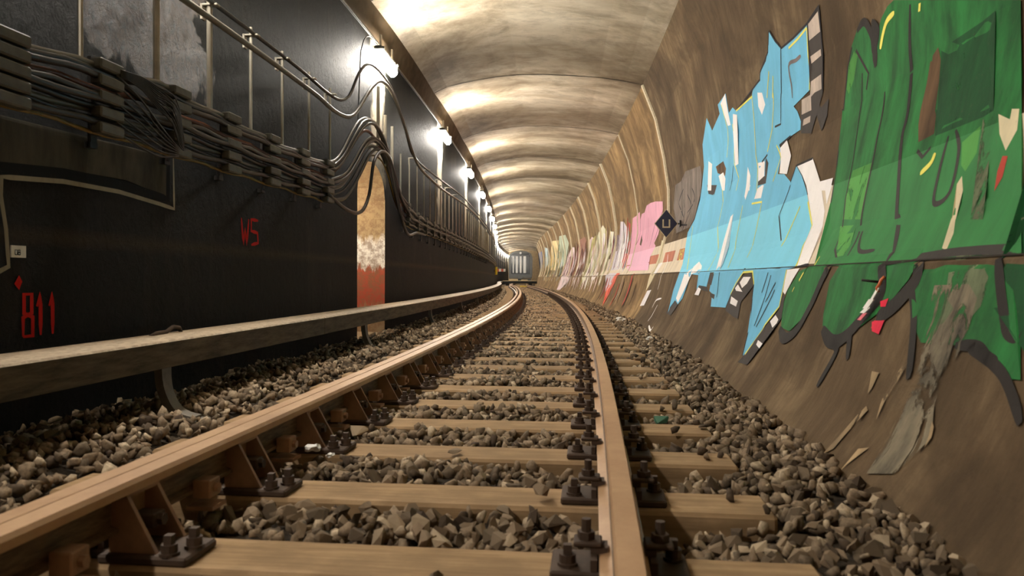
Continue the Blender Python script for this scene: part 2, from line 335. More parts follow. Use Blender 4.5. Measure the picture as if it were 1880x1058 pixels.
# left wall with the arched passage opening
NA, NB = 8.72, 10.09
def arch(u): return 1.62+.42*math.sqrt(max(0,1-((u-(NA+NB)/2)/((NB-NA)/2))**2))
LW = -2.0
def colwall(us,zb,name):
    V = []; F = []; uv = []; nz = 14
    for u in us:
        z0 = zb(u)
        for j in range(nz): z = z0+(3.66-z0)*j/(nz-1); V.append(W(u,LW,z)); uv.append((u,z))
    for i in range(len(us)-1):
        for j in range(nz-1): F.append((i*nz+j,i*nz+j+1,(i+1)*nz+j+1,(i+1)*nz+j))
    return V,F,uv
V = []; F = []; uvl = []
for us,zb in (([x for x in US if x<NA-.02]+[NA],lambda u:-.5),(list(np.linspace(NA,NB,25)),lambda u:arch(u)),([NB]+[x for x in US if x>NB+.02],lambda u:-.5)):
    a,b,c = colwall(us,zb,''); k = len(V); V += a; F += [tuple(i+k for i in f) for f in b]; uvl += c
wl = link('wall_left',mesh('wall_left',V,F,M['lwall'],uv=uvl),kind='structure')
# passage behind the opening
pd = -3.6; us = list(np.linspace(NA,NB,25)); V = []; F = []
ring = [(NA,-.5)]+[(u,arch(u)) for u in us]+[(NB,-.5)]
for l in (LW,-2.35,-2.8,pd): V += [W(u,l,z) for u,z in ring]
nr = len(ring)
for k in range(3):
    for i in range(nr-1): F.append((k*nr+i,k*nr+i+1,(k+1)*nr+i+1,(k+1)*nr+i))
F.append(tuple(3*nr+i for i in range(nr)))
link('passage_lining',mesh('passage_lining',V,F,M['niche']),wl)
B_ = B(); 
fl = link('passage_floor',mesh('passage_floor',[W(NA-.1,LW-.0,-.16),W(NB+.1,LW,-.16),W(NB+.1,pd,-.12),W(NA-.1,pd,-.12)],[(0,1,2,3)],M['passage']),wl)
V = []; F = []; us_ = np.arange(.5,60,.25)
for u in us_: V += [W(u,2.0125-.009,.6665),W(u,2.0125-.007,.6725)]
for i in range(len(us_)-1): F.append((2*i,2*i+1,2*i+3,2*i+2))
link('wall_seam',mesh('wall_seam',V,F,M['seam']),wr)
V = [W(99.5,l,z) for l,z in [(-2.1,-.5),(2.6,-.5),(2.6,4.6),(-2.1,4.6)]]; link('wall_far',mesh('wall_far',V,[(0,1,2,3)],M['passage']),kind='structure')
# pale joint ribs on the right wall and the vault
for k in range(0,16):
    uj = J0+JB*k; V = []; F = []; near = k==0
    wdt = (.045 if k<2 else .09) if k>0 else (.07 if near else .015); hgt = .06 if k>1 else .03 if near else .02
    zz = [z for z in np.linspace(.70 if k!=0 else .66,4.0,34)]
    for z in zz:
        l = float(rl(z)); V += [W(uj-wdt,l+.01,z),W(uj-wdt*.7,l-hgt,z),W(uj+wdt*.7,l-hgt,z),W(uj+wdt,l+.01,z)]
    for i in range(len(zz)-1):
        for j in range(3): F.append((i*4+j,i*4+j+1,(i+1)*4+j+1,(i+1)*4+j))
    link('joint_rib',mesh('joint_rib',V,F,M['rib']),wr)
# floor: ballast bed
rng = np.random.default_rng(3)
def vnoise(x,y,s):
    g = np.random.default_rng(int(s*1000)).random((64,512)); x = np.asarray(x)*s; y = np.asarray(y)*s
    xi = np.floor(x).astype(int); yi = np.floor(y).astype(int); fx = x-xi; fy = y-yi; fx = fx*fx*(3-2*fx); fy = fy*fy*(3-2*fy)
    q = lambda a,b: g[a%64,b%512]
    return (q(xi,yi)*(1-fx)+q(xi+1,yi)*fx)*(1-fy)+(q(xi,yi+1)*(1-fx)+q(xi+1,yi+1)*fx)*fy
def bed(l,u):
    base = np.interp(l,[-2.1,-1.75,-1.5,-1.3,-1.15,-.9,-.7,-.5,.5,.60,.78,.9,1.02,1.3,1.6,1.8],[-.16,-.14,-.13,-.19,-.27,-.30,-.27,-.20,-.215,-.235,-.30,-.30,-.25,-.232,-.185,-.15])
    return base+(vnoise(l,u,2.3)-.5)*.035+(vnoise(l,u,6.1)-.5)*.03
ls = np.arange(-2.05,1.85,.075); ug = np.concatenate([np.arange(U0,16,.1),np.arange(16,UEND+.1,.5)])
LL,UU = np.meshgrid(ls,ug); Z = bed(LL,UU)-.03; P = np.stack([WA(UU.ravel(),LL.ravel(),0)[:,0],WA(UU.ravel(),LL.ravel(),0)[:,1],Z.ravel()],-1)
nc = len(ls); F = [(i*nc+j,i*nc+j+1,(i+1)*nc+j+1,(i+1)*nc+j) for i in range(len(ug)-1) for j in range(nc-1)]
floor = link('floor',mesh('floor',P,F,M['floor']),kind='structure')
# ------------------------------------------------------------------ lamps
def bar(b,V8): b.add(V8,[(0,1,3,2),(4,6,7,5),(0,4,5,1),(2,3,7,6),(0,2,6,4),(1,5,7,3)])
lampU = [9.7+5.213*k for k in LAMPK]
hb = B().box(-.04,.05,-.42,.42,.06,.10,.008).box(-.06,.0,-.05,.05,.09,.16).me('lamp_housing',M['clamp'])
db = B().box(-.05,.075,-.38,.38,-.10,.06,.04).me('diffuser',M['lamp'],smooth=False)
cb_ = B().box(-.055,.08,.38,.42,.05,.09,.01).me('end_cap',M['clamp']); cb2 = B().box(-.055,.08,-.42,-.38,.05,.09,.01).me('end_cap',M['clamp'])
kb = B().box(-.1,.02,.29,.33,.09,.12).box(.0,.02,.29,.33,.12,.26).me('lamp_bracket',M['rod']); kb2 = B().box(-.1,.02,-.33,-.29,.09,.12).box(.0,.02,-.33,-.29,.12,.26).me('lamp_bracket',M['rod'])
names = {0:'nearest visible wall lamp, glaring above the arched passage opening',1:'second glaring wall lamp from the camera on the left wall',2:'third lit wall lamp along the left wall',3:'fourth lit wall lamp along the left wall',4:'fifth lit wall lamp along the left wall'}
for k,u in zip(LAMPK,lampU):
    mw = frame(u,-1.90,3.38)
    if k<0: lab = {-1:'lit wall lamp just above the picture over the near cable racks',-2:'added fill lamp level with the camera, outside the picture'}.get(k,'lit wall lamp on the left wall behind the camera')
    else: lab = names.get(k,'one of the far small lit lamps in the row towards the bend')
    t = empty('wall_lamp',mw,lab,'lamp','wall lamps along the left wall')
    for nm,me in (('diffuser',db),('housing',hb),('end_cap',cb_),('end_cap',cb2),('bracket',kb),('bracket',kb2)): link(nm,me,t,mw=mw)
mwp = frame(8.80,-2.75,1.75)
t = empty('passage_lamp',mwp,'small lamp inside the arched side passage, hidden by its edge','lamp')
link('diffuser',B().cyl((0,.06,0),(0,.14,0),.09,12,.06).me('passage_diffuser',M['lamp']),t,mw=mwp); link('lamp_base',B().cyl((0,-.08,0),(0,.06,0),.10,12).me('lamp_base',M['clamp']),t,mw=mwp)
# ------------------------------------------------------------------ rails
UR = np.concatenate([np.arange(-6,30,.4),np.arange(30,97,1.)])
def railprof(c,top=0,flip=1):
    p = [(-.0335,-.012),(-.028,0),(.028,0),(.0335,-.012),(.0335,-.036),(.010,-.052),(.008,-.115),(.030,-.128),(.0625,-.136),(.0625,-.149),(-.0625,-.149),(-.0625,-.136),(-.030,-.128),(-.008,-.115),(-.010,-.052),(-.0335,-.036)]
    return [(c+flip*a,top+b) for a,b in p]
mis = [1,1,1,0,0,0,0,1,0,0,0,1,0,0,0,0]
o = link('running_rail',sweep('running_rail',railprof(.751),UR,[M['rail'],M['railtop']],mis=mis),label='brown running rail curving up the right of the track',cat='rail')
o = link('running_rail',sweep('running_rail',railprof(-.751),UR,[M['rail'],M['railtop']],mis=mis),label='left running rail, the outer of the two strips hugging the left side',cat='rail')
ck = [(-.577,.018),(-.585,.03),(-.647,.03),(-.655,.022),(-.655,-.01),(-.648,-.02),(-.646,-.085),(-.640,-.095),(-.600,-.10),(-.600,-.112),(-.660,-.112),(-.664,-.09),(-.628,-.085),(-.630,-.02),(-.577,-.004)]
ck = [(-.577,.018),(-.585,.03),(-.647,.03),(-.655,.022),(-.655,-.112),(-.610,-.112),(-.610,-.10),(-.632,-.092),(-.632,-.02),(-.577,-.004)]
o = link('check_rail',sweep('check_rail',ck,UR,[M['rail'],M['railtop']],mis=[1,1,1,0,0,0,0,0,0,1]),label='raised check rail on triangular brackets inside the left running rail',cat='rail')
# ------------------------------------------------------------------ sleepers with plates, screws and check-rail brackets
sl = B().box(-1.3,1.275,-.125,.125,-.36,-.19,.012).me('sleeper',M['wood'])
pl = B().box(-.19,.17,-.085,.085,-.19,-.165,.006).box(-.085,-.068,-.08,.08,-.165,-.135).box(.068,.085,-.08,.08,-.165,-.135).me('tie_plate',M['iron'])
def screw_me(h=.06,r=.02):
    b = B().cyl((0,0,0),(0,0,.012),r*1.9,12).cyl((0,0,.012),(0,0,.034),r*1.45,6).cyl((0,0,.034),(0,0,.034+h*.45),r*.85,8)
    return b
scr = screw_me().me('coach_screw',M['iron'])
scr2 = B().cyl((0,0,0),(0,0,.008),.027,12).cyl((0,0,.008),(0,0,.03),.022,10).box(-.011,.011,-.011,.011,.03,.055).me('plate_screw',M['iron'])
clip = B().box(-.045,.03,-.035,.035,.018,.032,.004).box(.0,.045,-.03,.03,-.004,.018).cyl((-.012,0,.03),(-.012,0,.052),.024,6).cyl((-.012,0,.052),(-.012,0,.085),.013,8).me('rail_clip',M['iron'])
bp = B().box(-.66,-.405,-.12,.05,-.19,-.165,.006).me('bracket_plate',M['iron'])
g_ = B()
for y in (-.095,.045):
    g_.prism([(-.64,-.165),(-.503,-.165),(-.588,-.012),(-.64,-.012)],y,y+.014)
g_.box(-.636,-.624,-.082,.046,-.165,-.02); g_.box(-.604,-.587,-.095,.059,-.018,-.006)
brk = g_.me('check_rail_bracket',M['bracket'])
nut = B().box(-.035,.035,-.03,.03,-.02,.02,.004).cyl((.03,0,0),(.05,0,0),.018,6).me('block_nut',M['iron'])
ordn = ['first','second','third','fourth','fifth','sixth','seventh','eighth','ninth','tenth','eleventh','twelfth','thirteenth','fourteenth','fifteenth','sixteenth','seventeenth','eighteenth','nineteenth','twentieth']
S0 = 2.5345+.125; SP = .6505
for n_ in range(-8,130):
    u = S0+SP*n_
    if u>94: break
    mw = frame(u,0,0)
    vis = n_+1   # n=-1 is the one cut by the lower picture edge
    if n_<-1: lab = 'wooden sleeper behind the picture edge, under the camera'
    elif n_==-1: lab = 'nearest timber sleeper, cut by the bottom edge of the picture'
    elif n_<19: lab = 'dusty timber sleeper, %s one up from the sleeper at the bottom edge'%ordn[n_]
    else: lab = 'one of the far dusty timber sleepers closing up towards the bend'
    s = bpy.data.objects.new('sleeper',sl); C.objects.link(s); s.matrix_world = mw; MWI[s.name] = mw.inverted()
    s['label'] = lab; s['category'] = 'sleeper'; s['group'] = 'timber sleepers under the track' if n_>=19 else 'near timber sleepers'
    for sd in (1,-1):
        pm = mw @ Matrix.Translation((.751*sd,0,0)) @ Matrix.Rotation(0 if sd>0 else math.pi,4,'Z')
        p = link('tie_plate',pl,s,mw=pm); MWI[p.name] = pm.inverted()
        if u<34:
            for (x,y) in ((-.145,-.035),(.135,.035)):
                if sd<0 and x<0: continue
                sm = pm @ Matrix.Translation((x,y,-.165)); link('coach_screw',scr if u>9 else scr2,p,mw=sm)
            for x,rz in ((-.085,0),(.085,math.pi)):
                if sd<0 and x<0: continue
                sm = pm @ Matrix.Translation((x,0,-.137)) @ Matrix.Rotation(rz,4,'Z'); link('rail_clip',clip,p,mw=sm)
    if u<70:
        p = link('bracket_plate',bp,s,mw=mw); MWI[p.name] = mw.inverted()
        link('check_rail_bracket',brk,p,mw=mw)
        if u<34:
            for x,y in ((-.465,-.095),(-.43,-.03)): link('coach_screw',scr2,p,mw=mw @ Matrix.Translation((x,y,-.165)))
            link('block_nut',nut,p,mw=mw @ Matrix.Translation((-.585,0,-.10)))
spb = B().box(-.03,.03,-.035,.035,-.03,.03,.004).box(-.045,.045,-.045,.045,-.065,-.052).cyl((.03,0,0),(.045,0,0),.016,6).me('spacer_block',M['bracket'])
for n_ in range(-2,14):   # spacer blocks of the check rail between the sleepers
    mw = frame(S0+SP*(n_+.5),-.585,-.10)
    t = link('spacer_block',spb,bpy.data.objects['check_rail'],mw=mw)
# ------------------------------------------------------------------ third rail
UT = np.concatenate([np.arange(-6.0,30,.35),np.arange(30,73.5,1.)])
tm = frame(4,-1.5,0)
t3 = empty('third_rail',tm,'covered conductor rail running beside the track along the left wall','rail')
TS = lambda l,z: (.6848-1.0668*(.6848-l),.5875-1.0668*(.5875-z))
cp = [(-1.41,.262),(-1.418,.271),(-1.662,.277),(-1.67,.27),(-1.67,.16),(-1.655,.16),(-1.655,.255),(-1.43,.25),(-1.43,.137),(-1.41,.137)]
j = [-6.,1.0,6.2,11.4,16.6,24.,34.,46.,73.]
for a,b in zip(j[:-1],j[1:]):
    uu = [x for x in UT if a+.05<x<b-.05]; link('cover_board',sweep('cover_board',[TS(*c) for c in cp],[a+.004]+uu+[b-.004],[M['cover'],M['covertop']],mis=[1,1,1,0,0,0,0,0,0,0]),t3)
link('conductor_rail',sweep('conductor_rail',[TS(*c) for c in [(-1.50,.235),(-1.59,.235),(-1.59,.15),(-1.575,.12),(-1.515,.12),(-1.50,.15)]],UT,M['darkiron']),t3)
nk = []
for (x,z) in [(-.02,.22),(-.02,.09),(-.012,.0),(.012,-.07),(.05,-.13),(.11,-.165),(.17,-.178)]: nk.append((x,z))
def neck_me():
    b = B(); N = smoothpts([(i,x,z) for i,(x,z) in enumerate(nk)],.4); N = [(p[1],p[2]) for p in N]
    pr_ = []
    for i,(x,z) in enumerate(N):
        a = N[max(i-1,0)]; c = N[min(i+1,len(N)-1)]; d = Vector((c[0]-a[0],c[1]-a[1])).normalized(); pr_.append((x,z,-d.y,d.x,))
    V = []; F = []
    for i,(x,z,nx,nz) in enumerate(pr_):
        t = .022; wd = .05-.01*math.sin(math.pi*i/len(pr_))
        V += [(x+nx*t,-wd,z+nz*t),(x+nx*t,wd,z+nz*t),(x-nx*t,wd,z-nz*t),(x-nx*t,-wd,z-nz*t)]
    for i in range(len(pr_)-1):
        for k in range(4): F.append((i*4+k,i*4+(k+1)%4,(i+1)*4+(k+1)%4,(i+1)*4+k))
    F += [(0,1,2,3),tuple(len(V)-4+k for k in range(4))]
    b.add(V,F); b.box(.08,.22,-.06,.06,-.2,-.172,.004); return b.me('support_bracket',M['neck'])
nm_ = neck_me()
for k in range(-2,18):
    u = 3.83+3.82*k; mw = frame(u,-1.60,0); link('support_bracket',nm_,t3,mw=mw)
V,F = tube([W(3.98,-1.78,.25),W(4.04,-1.78,.265),W(4.16,-1.79,.265),W(4.23,-1.79,.29),W(4.30,-1.79,.28),W(4.32,-1.79,.25)],.012,8)
link('bond_hook',mesh('bond_hook',V,F,M['iron'],smooth=True),t3)
# ------------------------------------------------------------------ ballast stones
protos = []
for k in range(14):
    bm = bmesh.new(); r = random.Random(k*13+1)
    el = (r.uniform(.85,1.25),r.uniform(.6,.95),r.uniform(.45,.8))
    for i in range(11):
        v = Vector((r.gauss(0,1),r.gauss(0,1),r.gauss(0,1))).normalized()*r.uniform(.8,1.08); v = Vector([max(-.78,min(.78,c)) for c in v]); bm.verts.new((v.x*el[0],v.y*el[1],v.z*el[2]))
    res = bmesh.ops.convex_hull(bm,input=bm.verts); bmesh.ops.delete(bm,geom=[g for g in set(res['geom_interior']+res['geom_unused']) if isinstance(g,bmesh.types.BMVert)],context='VERTS')
    bmesh.ops.triangulate(bm,faces=bm.faces); bmesh.ops.recalc_face_normals(bm,faces=bm.faces); bm.verts.index_update()
    me = bpy.data.meshes.new('stone'); bm.to_mesh(me); me.materials.append(M['stone']); bm.free()
    protos.append((me,np.array([v.co[:] for v in me.vertices]),np.array([p.vertices[:] for p in me.polygons])))
def stones(u0,u1,dens,rmin,rmax,layer):
    A = (u1-u0)*3.9; n = int(A*dens); l = rng.uniform(-2.0,1.72,n); u = rng.uniform(u0,u1,n); r = rng.uniform(rmin,rmax,n)*(.8+.4*rng.random(n))
    z = bed(l,u)+layer+rng.uniform(-.012,.012,n)
    ph = ((u-S0)/SP+.5)%1.0-.5; ons = (abs(ph)*SP<.125+r*.75)&(l>-1.3-r*.7)&(l<1.275+r*.7)
    top = z+r*.7; clear = ~ons
    # stones may sit lightly over the sleeper ends and hard up against the rails' feet
    stray = ons&(rng.random(n)<.06)&(l>1.06); z = np.where(stray,-.19+r*.45,z)
    ok = clear|stray
    ok &= ~((abs(abs(l)-.751)<.07+r)&(z+r*.8>-.15)) ; ok &= ~((l<-.40)&(l>-.66)&(z+r*.6>-.175))
    ok &= (l<np.interp(z,RZ,RL)-.015)
    for k in range(0,8): ok &= ~((abs(u-(3.83+3.82*k))<.09+r*.6)&(l>-1.68)&(l<-1.36))
    return u[ok],l[ok],z[ok],r[ok]
def rotm(n):
    q = rng.normal(size=(n,4)); q /= np.linalg.norm(q,axis=1)[:,None]; a,b,c,d = q.T
    return np.stack([1-2*(c*c+d*d),2*(b*c-a*d),2*(b*d+a*c),2*(b*c+a*d),1-2*(b*b+d*d),2*(c*d-a*b),2*(b*d-a*c),2*(c*d+a*b),1-2*(b*b+c*c)],-1).reshape(n,3,3)
allst = []
for a in [(1.2,6.5,420,.025,.046,.010),(1.2,6.5,330,.022,.046,-.015),(6.5,14,400,.024,.048,.006),(14,24,240,.024,.046,.0),(24,42,110,.03,.05,.0),(42,75,40,.04,.06,.0)]: allst.append(stones(*a))
su,sl_,sz,sr = [np.concatenate(x) for x in zip(*allst)]
pos = WA(su,sl_,0); pos[:,2] = sz
dcam = np.hypot(pos[:,0]-XC,pos[:,1])
dv = pos-np.array([XC,0,ZC]); wz = dv@np.array(fv); px = 940+FPX*(dv@np.array(r2))/wz; py = 529-FPX*(dv@np.array(u2))/wz
score = np.where((wz>.3)&(px>-20)&(px<1900)&(py<1075)&(py>0)&(sz>bed(sl_,su)-.004)&~((sl_<-.55)&(su<7)&(sl_>-1.5)),sr/np.maximum(wz,.3),0)
order = np.argsort(-score); ind = set(order[:290].tolist())
RM = rotm(len(su)); pid = rng.integers(0,len(protos),len(su))
for i in sorted(ind):
    mt = Matrix([[RM[i][a][b]*sr[i]*1.05 for b in range(3)]+[pos[i][a]] for a in range(3)]+[[0,0,0,1]])
    link('stone',protos[pid[i]][0],floor,mw=mt)
VV = []; FF = []; base = 0
for p in range(len(protos)):
    idx = np.array([i for i in np.where(pid==p)[0] if i not in ind]); pv,pf = protos[p][1],protos[p][2]
    vv = np.einsum('nij,vj->nvi',RM[idx],pv)*sr[idx][:,None,None]*1.05+pos[idx][:,None,:]; VV.append(vv.reshape(-1,3))
    FF.append((pf[None]+(base+np.arange(len(idx))*len(pv))[:,None,None]).reshape(-1,3)); base += len(idx)*len(pv)
VV = np.concatenate(VV); FF = np.concatenate(FF)
me = bpy.data.meshes.new('ballast_stones'); me.vertices.add(len(VV)); me.vertices.foreach_set('co',VV.astype(np.float32).ravel())
me.loops.add(len(FF)*3); me.loops.foreach_set('vertex_index',FF.astype(np.int32).ravel()); me.polygons.add(len(FF)); me.polygons.foreach_set('loop_start',np.arange(len(FF),dtype=np.int32)*3)
me.materials.append(M['stone']); me.update(calc_edges=True); me.validate()
link('ballast_stones',me,floor,kind='stuff')
print('stones',len(su),'tris',len(FF))
def loose(u,l,z,r,mt,lab,nm='stone',sc=(1,1,1),k=3):
    me = protos[k][0].copy(); me.materials.clear(); me.materials.append(mt)
    mw = frame(u,l,z) @ Matrix.Rotation(.4*k,4,'Z') @ Matrix.Diagonal((r*sc[0],r*sc[1],r*sc[2],1))
    return link(nm,me,None,lab,'stone' if nm=='stone' else 'litter',mw=mw)
loose(3.24,.075,-.168,.042,M['stone'],'single flat stone lying on top of a near sleeper',sc=(1.25,.8,.55))
loose(2.62,.50,-.15,.058,M['stone'],'dark pointed stone leaning on a near sleeper beside the right rail',k=5)
loose(4.2,1.05,-.19,.05,M['greenstone'],'greenish stone among the ballast right of the right rail',k=7)
loose(3.5,-.44,-.145,.045,M['stone'],'dark stone beside the bracket screws on a left sleeper end',k=8)
def crumple(u,l,z,r,lab,seed,mt=None):
    bm = bmesh.new(); bmesh.ops.create_icosphere(bm,subdivisions=2,radius=1); q = random.Random(seed)
    for v in bm.verts: v.co *= q.uniform(.35,1.15); v.co.z *= .6
    me = bpy.data.meshes.new('paper'); bm.to_mesh(me); bm.free(); me.materials.append(mt or M['litter'])
    link('crumpled_paper',me,None,lab,'litter',mw=frame(u,l,z) @ Matrix.Diagonal((r,r,r,1)))
crumple(3.05,-.50,-.13,.036,'white crumpled paper by the check rail brackets on the left',4)
crumple(13.6,1.46,-.16,.10,'white rag lying at the foot of the graffiti wall',5)
crumple(9.6,1.5,-.17,.05,'small white scrap at the wall foot below the blue graffiti',6)
crumple(3.1,-.44,-.17,.022,'tiny white scrap between stones near the left sleeper ends',9)
crumple(14.2,-1.55,-.12,.06,'pale scrap on the ballast under the far part of the conductor rail',12)
# ------------------------------------------------------------------ cables on the left wall
lc = smoothpts([(-13,-1.88,2.32),(3,-1.88,2.32),(5,-1.88,2.32),(6.9,-1.88,2.30),(7.6,-1.88,2.27),(8.1,-1.87,2.36),(8.8,-1.86,2.82),(9.28,-1.86,3.03),(9.86,-1.86,3.04),(10.5,-1.86,2.84),(11.2,-1.87,2.54),(11.9,-1.88,2.36),(13,-1.88,2.30),(14.6,-1.88,2.28),(18.8,-1.88,2.38),(23.8,-1.88,2.42),(50,-1.88,2.42),(88,-1.88,2.42)])
cable('supply_cable',lc,.022,M['greycable'],'grey pipe-like cable, lower of the two upper lines, hopping over the passage')
uc = smoothpts([(-13,-1.9,2.46),(3,-1.9,2.46),(5,-1.9,2.45),(6.5,-1.9,2.44),(7.6,-1.9,2.42),(8.0,-1.89,2.54),(8.35,-1.88,2.88),(8.7,-1.87,3.08),(9.28,-1.87,3.14),(10.1,-1.87,3.05),(10.8,-1.88,2.75),(11.4,-1.89,2.47),(13.6,-1.9,2.44),(18.8,-1.9,2.54),(30,-1.9,2.55),(88,-1.9,2.55)])
cable('supply_cable',uc,.016,M['cable'],'black cable, topmost line on the left wall, looping up over the passage')
TOP = ([-13,3,3.6,3.84,4.3,4.45,5,6,7.3,7.7,8.05,8.5,8.9,9.3,9.7,10.05,10.5,11,11.6,13.1,23.9,60,88],[1.66,1.63,1.69,1.69,1.76,1.73,1.72,1.70,1.71,1.82,2.10,2.42,2.50,2.46,2.32,2.05,1.80,1.68,1.60,1.56,1.55,1.55,1.55])
BOT = ([-13,3,7.3,7.7,8.05,8.5,8.9,9.3,9.7,10.05,10.3,10.7,11.2,13.1,23.9,60,88],[1.36,1.36,1.35,1.36,1.42,1.72,2.05,2.14,2.12,1.92,1.66,1.45,1.36,1.34,1.28,1.28,1.28])
UB = np.concatenate([np.arange(-13,20,.12),np.arange(20,88,1.5)])
hold = [2.35,3.07,3.76,4.47,5.18,5.91,6.6,7.29]+[11.1+.75*k for k in range(26)]
def smoothk(x,xp,fp):
    a = np.interp(x,xp,fp); b = (np.interp(x-.18,xp,fp)+np.interp(x+.18,xp,fp))/2; return (a+b)/2
cols = [('greycable','topmost grey cable of the rack'),('cable','black cable, second in the rack'),('browncable','reddish brown cable in the upper rack'),('cable','black cable in the middle of the rack'),('cable','black cable low in the rack'),('cable','thin black cable near the rack foot'),('yellowcable','dull yellow cable along the bottom of the rack')]
cols = cols[:6]+[('cable','black cable between the middle clamps of the rack'),('greycable','worn grey cable under the middle clamps'),('cable','dark cable just above the yellow one'),('cable','black cable below the topmost grey one')]+[cols[6]]
tt = [0,.16,.3,.45,.62,.8,.53,.7,.9,.08,1.0]
for c_,(mk,lb) in enumerate(cols):
    t = tt[c_]; q = random.Random(c_+40); pts = []
    for u in UB:
        z = smoothk(u,*TOP)*(1-t)+smoothk(u,*BOT)*t
        ph = [h for h in hold if h>u]; sag = 0
        if u<7.3 or u>11.1: sag = -.018*abs(math.sin(math.pi*(u/.72+c_*.13)))*(1 if u<24 else 0)
        wob = .03*math.sin(u*2.1+c_*1.7) if 7.5<u<11 else 0
        if 3.9<u<4.6: sag += (-.13*(1-t)+.02)*math.sin(math.pi*(u-3.9)/.7)*(1 if c_ in (1,3) else 0)
        pts.append((u,-1.905+.035*math.sin(c_*2.4)+wob*.5,z+sag+wob*.6))
    cable('rack_cable',pts,.018 if c_ not in (5,10) else .011,M[mk],lb+' on the left wall','cable','cables in the wall racks',n=7)
# fan of thin wires slung across the rack near the camera
for k in range(11):
    q = random.Random(k); a = k/10
    P = [(3.82,-1.85,1.69-.03*a),(4.0,-1.84,1.70-.07*a),(4.15,-1.83,1.68-.13*a),(4.28,-1.82,1.67-.18*a-.02*math.sin(k)),(4.36,-1.82,1.60-.22*a),(4.41,-1.82,1.42-.06*a)]
    cable('thin_wire',smoothpts(P,.05),.0045,M['darkiron'],'one of the thin wires fanned out and tied in a bundle on the near rack','wire','thin wires of the tied bundle',n=5)
for k in range(7):
    P = [(3.80,-1.86,1.66-.05*k),(4.0,-1.85,1.58-.045*k),(4.2,-1.85,1.47-.03*k),(4.40,-1.85,1.37-.008*k)]
    cable('thin_wire',smoothpts(P,.05),.006,M['cable'],'one of the black wires slanting down from the clamps to the tied bundle','wire','slanting wires below the bundle',n=5)
# clamp racks
cl1 = B().box(-.035,.03,-.10,.10,-.028,.028,.008).me('clamp',M['clamp']); cl2 = B().box(-.03,.025,-.055,.055,-.025,.025,.006).me('clamp',M['clamp'])
bar1 = B().box(-.02,.0,-.025,.025,-.24,.22).box(-.06,.0,-.03,.03,-.26,-.23).me('rack_bar',M['darkiron'])
hl_ = {0:'cable clamp rack beside the picture edge behind the camera side',1:'cable clamp rack at the left picture edge',2:'stack of grey cable clamps right of the left-edge rack, before the wire bundle',3:'cable clamp rack just right of the tied wire bundle',4:'cable clamp rack above the red scrawl, second after the wire bundle',5:'cable clamp rack, third before the arched passage',6:'cable clamp rack, second before the arched passage',7:'last cable clamp rack before the arched passage',8:'first cable clamp rack beyond the arched passage',9:'second cable clamp rack beyond the arched passage',10:'third cable clamp rack beyond the arched passage',11:'fourth cable clamp rack beyond the arched passage'}
for i,h in enumerate(hold):
    top = float(np.interp(h,*TOP)); bot = float(np.interp(h,*BOT)); mw = frame(h,-1.9,(top+bot)/2)
    t = empty('cable_clamp_rack',mw,hl_.get(i,'one of the small dark clamp racks in the far row beyond the passage'),'cable rack','cable clamp racks on the left wall')
    link('rack_bar',bar1,t,mw=frame(h,-1.96,(top+bot)/2))
    for k in range(5 if i<14 else 3):
        n5 = 4 if i<14 else 2
        link('clamp',cl1 if i<8 else cl2,t,mw=frame(h,-1.88,top+(bot-top)*k/n5))
# upright rods
rods = [3.61,4.30,4.95,5.6,6.22,6.87,7.48]
rl_ = ['short upright conduit at the upper left corner','thick bright upright conduit above the tied wire bundle','upright conduit right of the rough plaster patch','fourth bright upright conduit from the left','fifth upright conduit from the left','sixth upright conduit from the left','last upright conduit before the arched passage']
for i,u in enumerate(rods):
    mw = frame(u,-1.93,1.66); r_ = .020 if i in (1,2) else .013; z1 = 1.5 if i==1 else .84
    me = B().cyl((0,0,0),(0,0,z1 if i else 1.6),r_,8).me('upright_conduit',M['rod'],smooth=False)
    link('upright_conduit',me,None,rl_[i],'conduit','upright conduits on the left wall',mw=mw)
rme = B().cyl((0,0,0),(0,0,.82),.013,6).me('upright_conduit',M['rod'])
for k in range(34):
    u = 10.75+.63*k; link('upright_conduit',rme,None,'%s upright rod of the ladder-like row beyond the arched passage'%ordn[k] if k<8 else 'one of the far thin upright rods in the ladder-like row beyond the passage','conduit','upright rods beyond the passage',mw=frame(u,-1.93,1.55))
for i,(u,z0,z1) in enumerate([(9.42,2.25,3.0),(9.80,2.05,2.72),(10.2,1.8,2.65)]):
    link('upright_conduit',B().cyl((0,0,0),(0,0,z1-z0),.022,8).me('upright_conduit',M['rod']),None,['pale thick upright conduit nearest the crown of the passage arch','second pale upright conduit right of the passage crown','third pale conduit at the right flank of the passage arch'][i],'conduit',mw=frame(u,-1.93,z0))
# pads holding the upper lines
pad = B().box(-.08,.035,-.025,.025,.03,.045,.003).box(-.085,-.07,-.025,.025,-.06,.045).me('cable_pad',M['rod'])
for k,u in enumerate([4.3,4.95,5.6,6.22,6.87,7.48,11.6,12.9,14.2,15.5,16.8,18.1,19.4]):
    link('cable_bracket',pad,None,'%s small bracket of the two upper cables, counted from the left'%ordn[k] if k<6 else 'one of the small far brackets of the upper cables beyond the passage','bracket','brackets of the two upper cables',mw=frame(u,-1.9,2.40))
cable('feeder_wire',smoothpts([(8.55,-1.95,2.3),(8.56,-1.93,2.9),(8.58,-1.92,3.2),(8.75,-1.9,3.42),(9.2,-1.9,3.5)],.1),.008,M['cable'],'thin black wire dropping from the nearest lamp to the cables','wire',n=6)
cable('lamp_conduit',[(u,-1.945,3.56) for u in UB],.012,M['greycable'],'thin grey conduit along the wall top linking the lamps','conduit')
cable('lamp_conduit',[(u,-1.93,3.52) for u in UB],.008,M['darkiron'],'thinner dark conduit just below the grey one linking the lamps','conduit')
